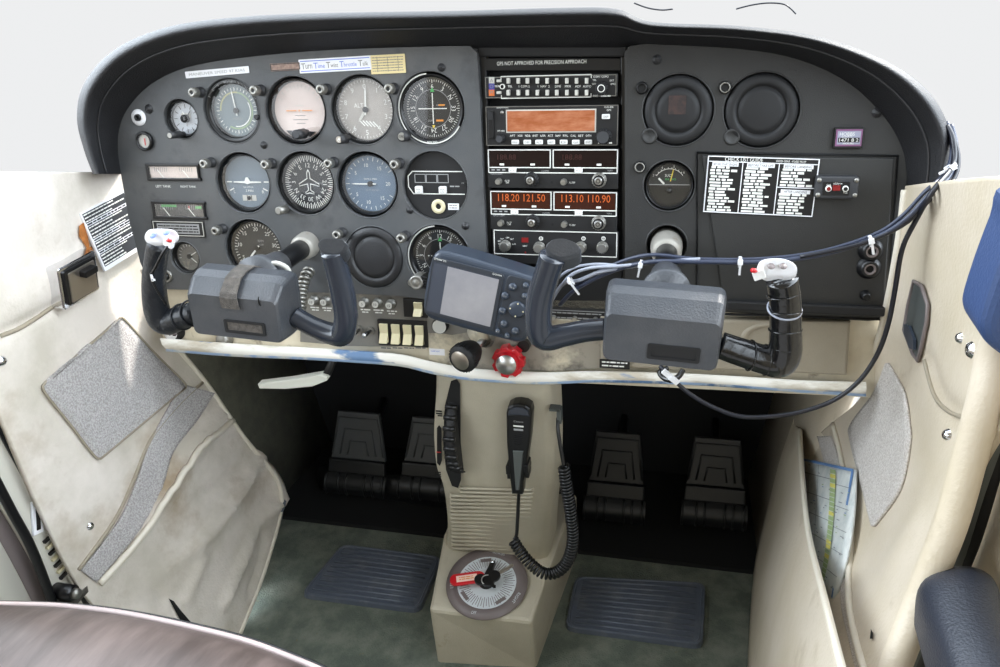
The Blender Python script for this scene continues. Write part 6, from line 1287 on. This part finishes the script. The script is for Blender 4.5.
for x, y in ((667, 374), (674, 380)): p = TILT @ P(x, y, .068); mb.box(p, (.012, .004, .006), 'label_white', rot=Matrix.Rotation(R(40), 3, 'Y'))
solo('cable_loop', mb, 'taped loop of cable with white labels under the right yoke housing', 'cable')
def tie(x, y, d, rot, label, L=.014):
    p = P(x, y, d); mb = MB(); mb.lathe([(.0052, -.0015), (.0058, -.0015), (.0058, .0015), (.0052, .0015), (.0052, -.0015)], 'zip_tie', 18, Matrix.Rotation(R(90), 4, 'Z')); mb.box((0, -.006, -L*.4), (.0022, .002, L), 'zip_tie', rot=Matrix.Rotation(R(8), 3, 'X')); mb.box((0, -.006, .001), (.005, .004, .005), 'zip_tie')
    solo('cable_tie', mb, label, 'cable tie', TILT @ Matrix.Translation(p) @ Matrix.Rotation(R(rot), 4, 'Y'), 'white cable ties')
tie(870.5, 241, .112, -15, 'white cable tie over the glove door, right of the taped yoke grip'); tie(740, 262, .112, 0, 'white cable tie between right yoke shaft and taped grip'); tie(640.5, 265, .095, 10, 'white cable tie just left of the right yoke shaft'); tie(571, 281, .06, -35, 'large white cable tie behind the right yoke left grip', .02); tie(950.5, 167, .078, 60, 'white cable tie at the top of the bundle by the hood corner')
mb = MB(); mb.tube(cr([W(x, y, 0, .84) for x, y in ((905, 186), (940, 215), (955, 228), (975, 246), (985, 258))], 4), .0008, 'cable_black', 6); solo('thin_cord', mb, 'very thin dark cord hanging in front of the right window light', 'cord')
# ------------------------------------------------------------------ the rest of the cabin round the camera
def slab_(name, c, sz, m, label): mb = MB(); mb.box((0, 0, 0), sz, m); return solo(name, mb, label, None, Matrix.Translation(c), kind='structure')
slab_('ceiling', (.30, -1.0, .40), (1.25, 1.25, .03), 'leather_clean', 'beige cabin headliner overhead')
slab_('wall_back', (.30, -1.75, -.25), (1.25, .03, 1.30), 'glovebox_beige', 'rear cabin bulkhead')
slab_('wall_left_rear', (-.30, -1.05, -.50), (.03, 1.40, .74), 'glovebox_beige', 'lower cabin wall behind the left door')
slab_('wall_right_rear', (.93, -1.05, -.50), (.03, 1.40, .74), 'glovebox_beige', 'lower cabin wall behind the right door')
# ------------------------------------------------------------------ camera, light
cd = bpy.data.cameras.new('camera'); cam = bpy.data.objects.new('camera', cd); COL.objects.link(cam)
cd.sensor_width = 36; cd.lens = FPX*36/1000; cd.clip_start = .01
Mx = Matrix((CR, CU, -CF)).transposed().to_4x4(); Mx.translation = CP; cam.matrix_world = Mx
bpy.context.scene.camera = cam
sc = bpy.context.scene
sc.view_settings.view_transform = 'Standard'; sc.view_settings.look = 'None'; sc.view_settings.gamma = 1; sc.view_settings.exposure = 0
sc.view_settings.use_curve_mapping = False
w = bpy.data.worlds.new('sky'); sc.world = w; w.use_nodes = True; nt = w.node_tree; N = nt.nodes.new; L = nt.links.new
bg = nt.nodes['Background']; tc = N('ShaderNodeTexCoord'); sp = N('ShaderNodeSeparateXYZ'); L(tc.outputs['Generated'], sp.inputs[0])
mr = N('ShaderNodeMapRange'); mr.inputs[1].default_value = .0; mr.inputs[2].default_value = .3; mr.inputs[3].default_value = .87; mr.inputs[4].default_value = 3.2; L(sp.outputs[2], mr.inputs[0])
ab = N('ShaderNodeMath'); ab.operation = 'ABSOLUTE'; L(sp.outputs[0], ab.inputs[0])
ml = N('ShaderNodeMapRange'); ml.inputs[1].default_value = .35; ml.inputs[2].default_value = .9; ml.inputs[3].default_value = 1; ml.inputs[4].default_value = 3.9; L(ab.outputs[0], ml.inputs[0])
# the left side of the sky only brightens above the horizon
up = N('ShaderNodeMapRange'); up.inputs[1].default_value = .0; up.inputs[2].default_value = .25; L(sp.outputs[2], up.inputs[0])
mm = N('ShaderNodeMath'); mm.operation = 'POWER'; L(ml.outputs[0], mm.inputs[0]); L(up.outputs[0], mm.inputs[1])
m2 = N('ShaderNodeMath'); m2.operation = 'MULTIPLY'; L(mr.outputs[0], m2.inputs[0]); L(mm.outputs[0], m2.inputs[1]); L(m2.outputs[0], bg.inputs['Strength'])
mc_ = N('ShaderNodeMix'); mc_.data_type = 'RGBA'; mc_.inputs[6].default_value = (.98, .99, 1, 1); mc_.inputs[7].default_value = (.82, .91, 1, 1); L(up.outputs[0], mc_.inputs[0]); L(mc_.outputs[2], bg.inputs['Color'])
sd = bpy.data.lights.new('sun', 'SUN'); sd.energy = 7; sd.angle = R(5); sd.color = (1, .95, .88); so_ = bpy.data.objects.new('sun', sd); COL.objects.link(so_)
so_.rotation_euler = V((-.42, -.52, -.60)).to_track_quat('-Z', 'Y').to_euler()
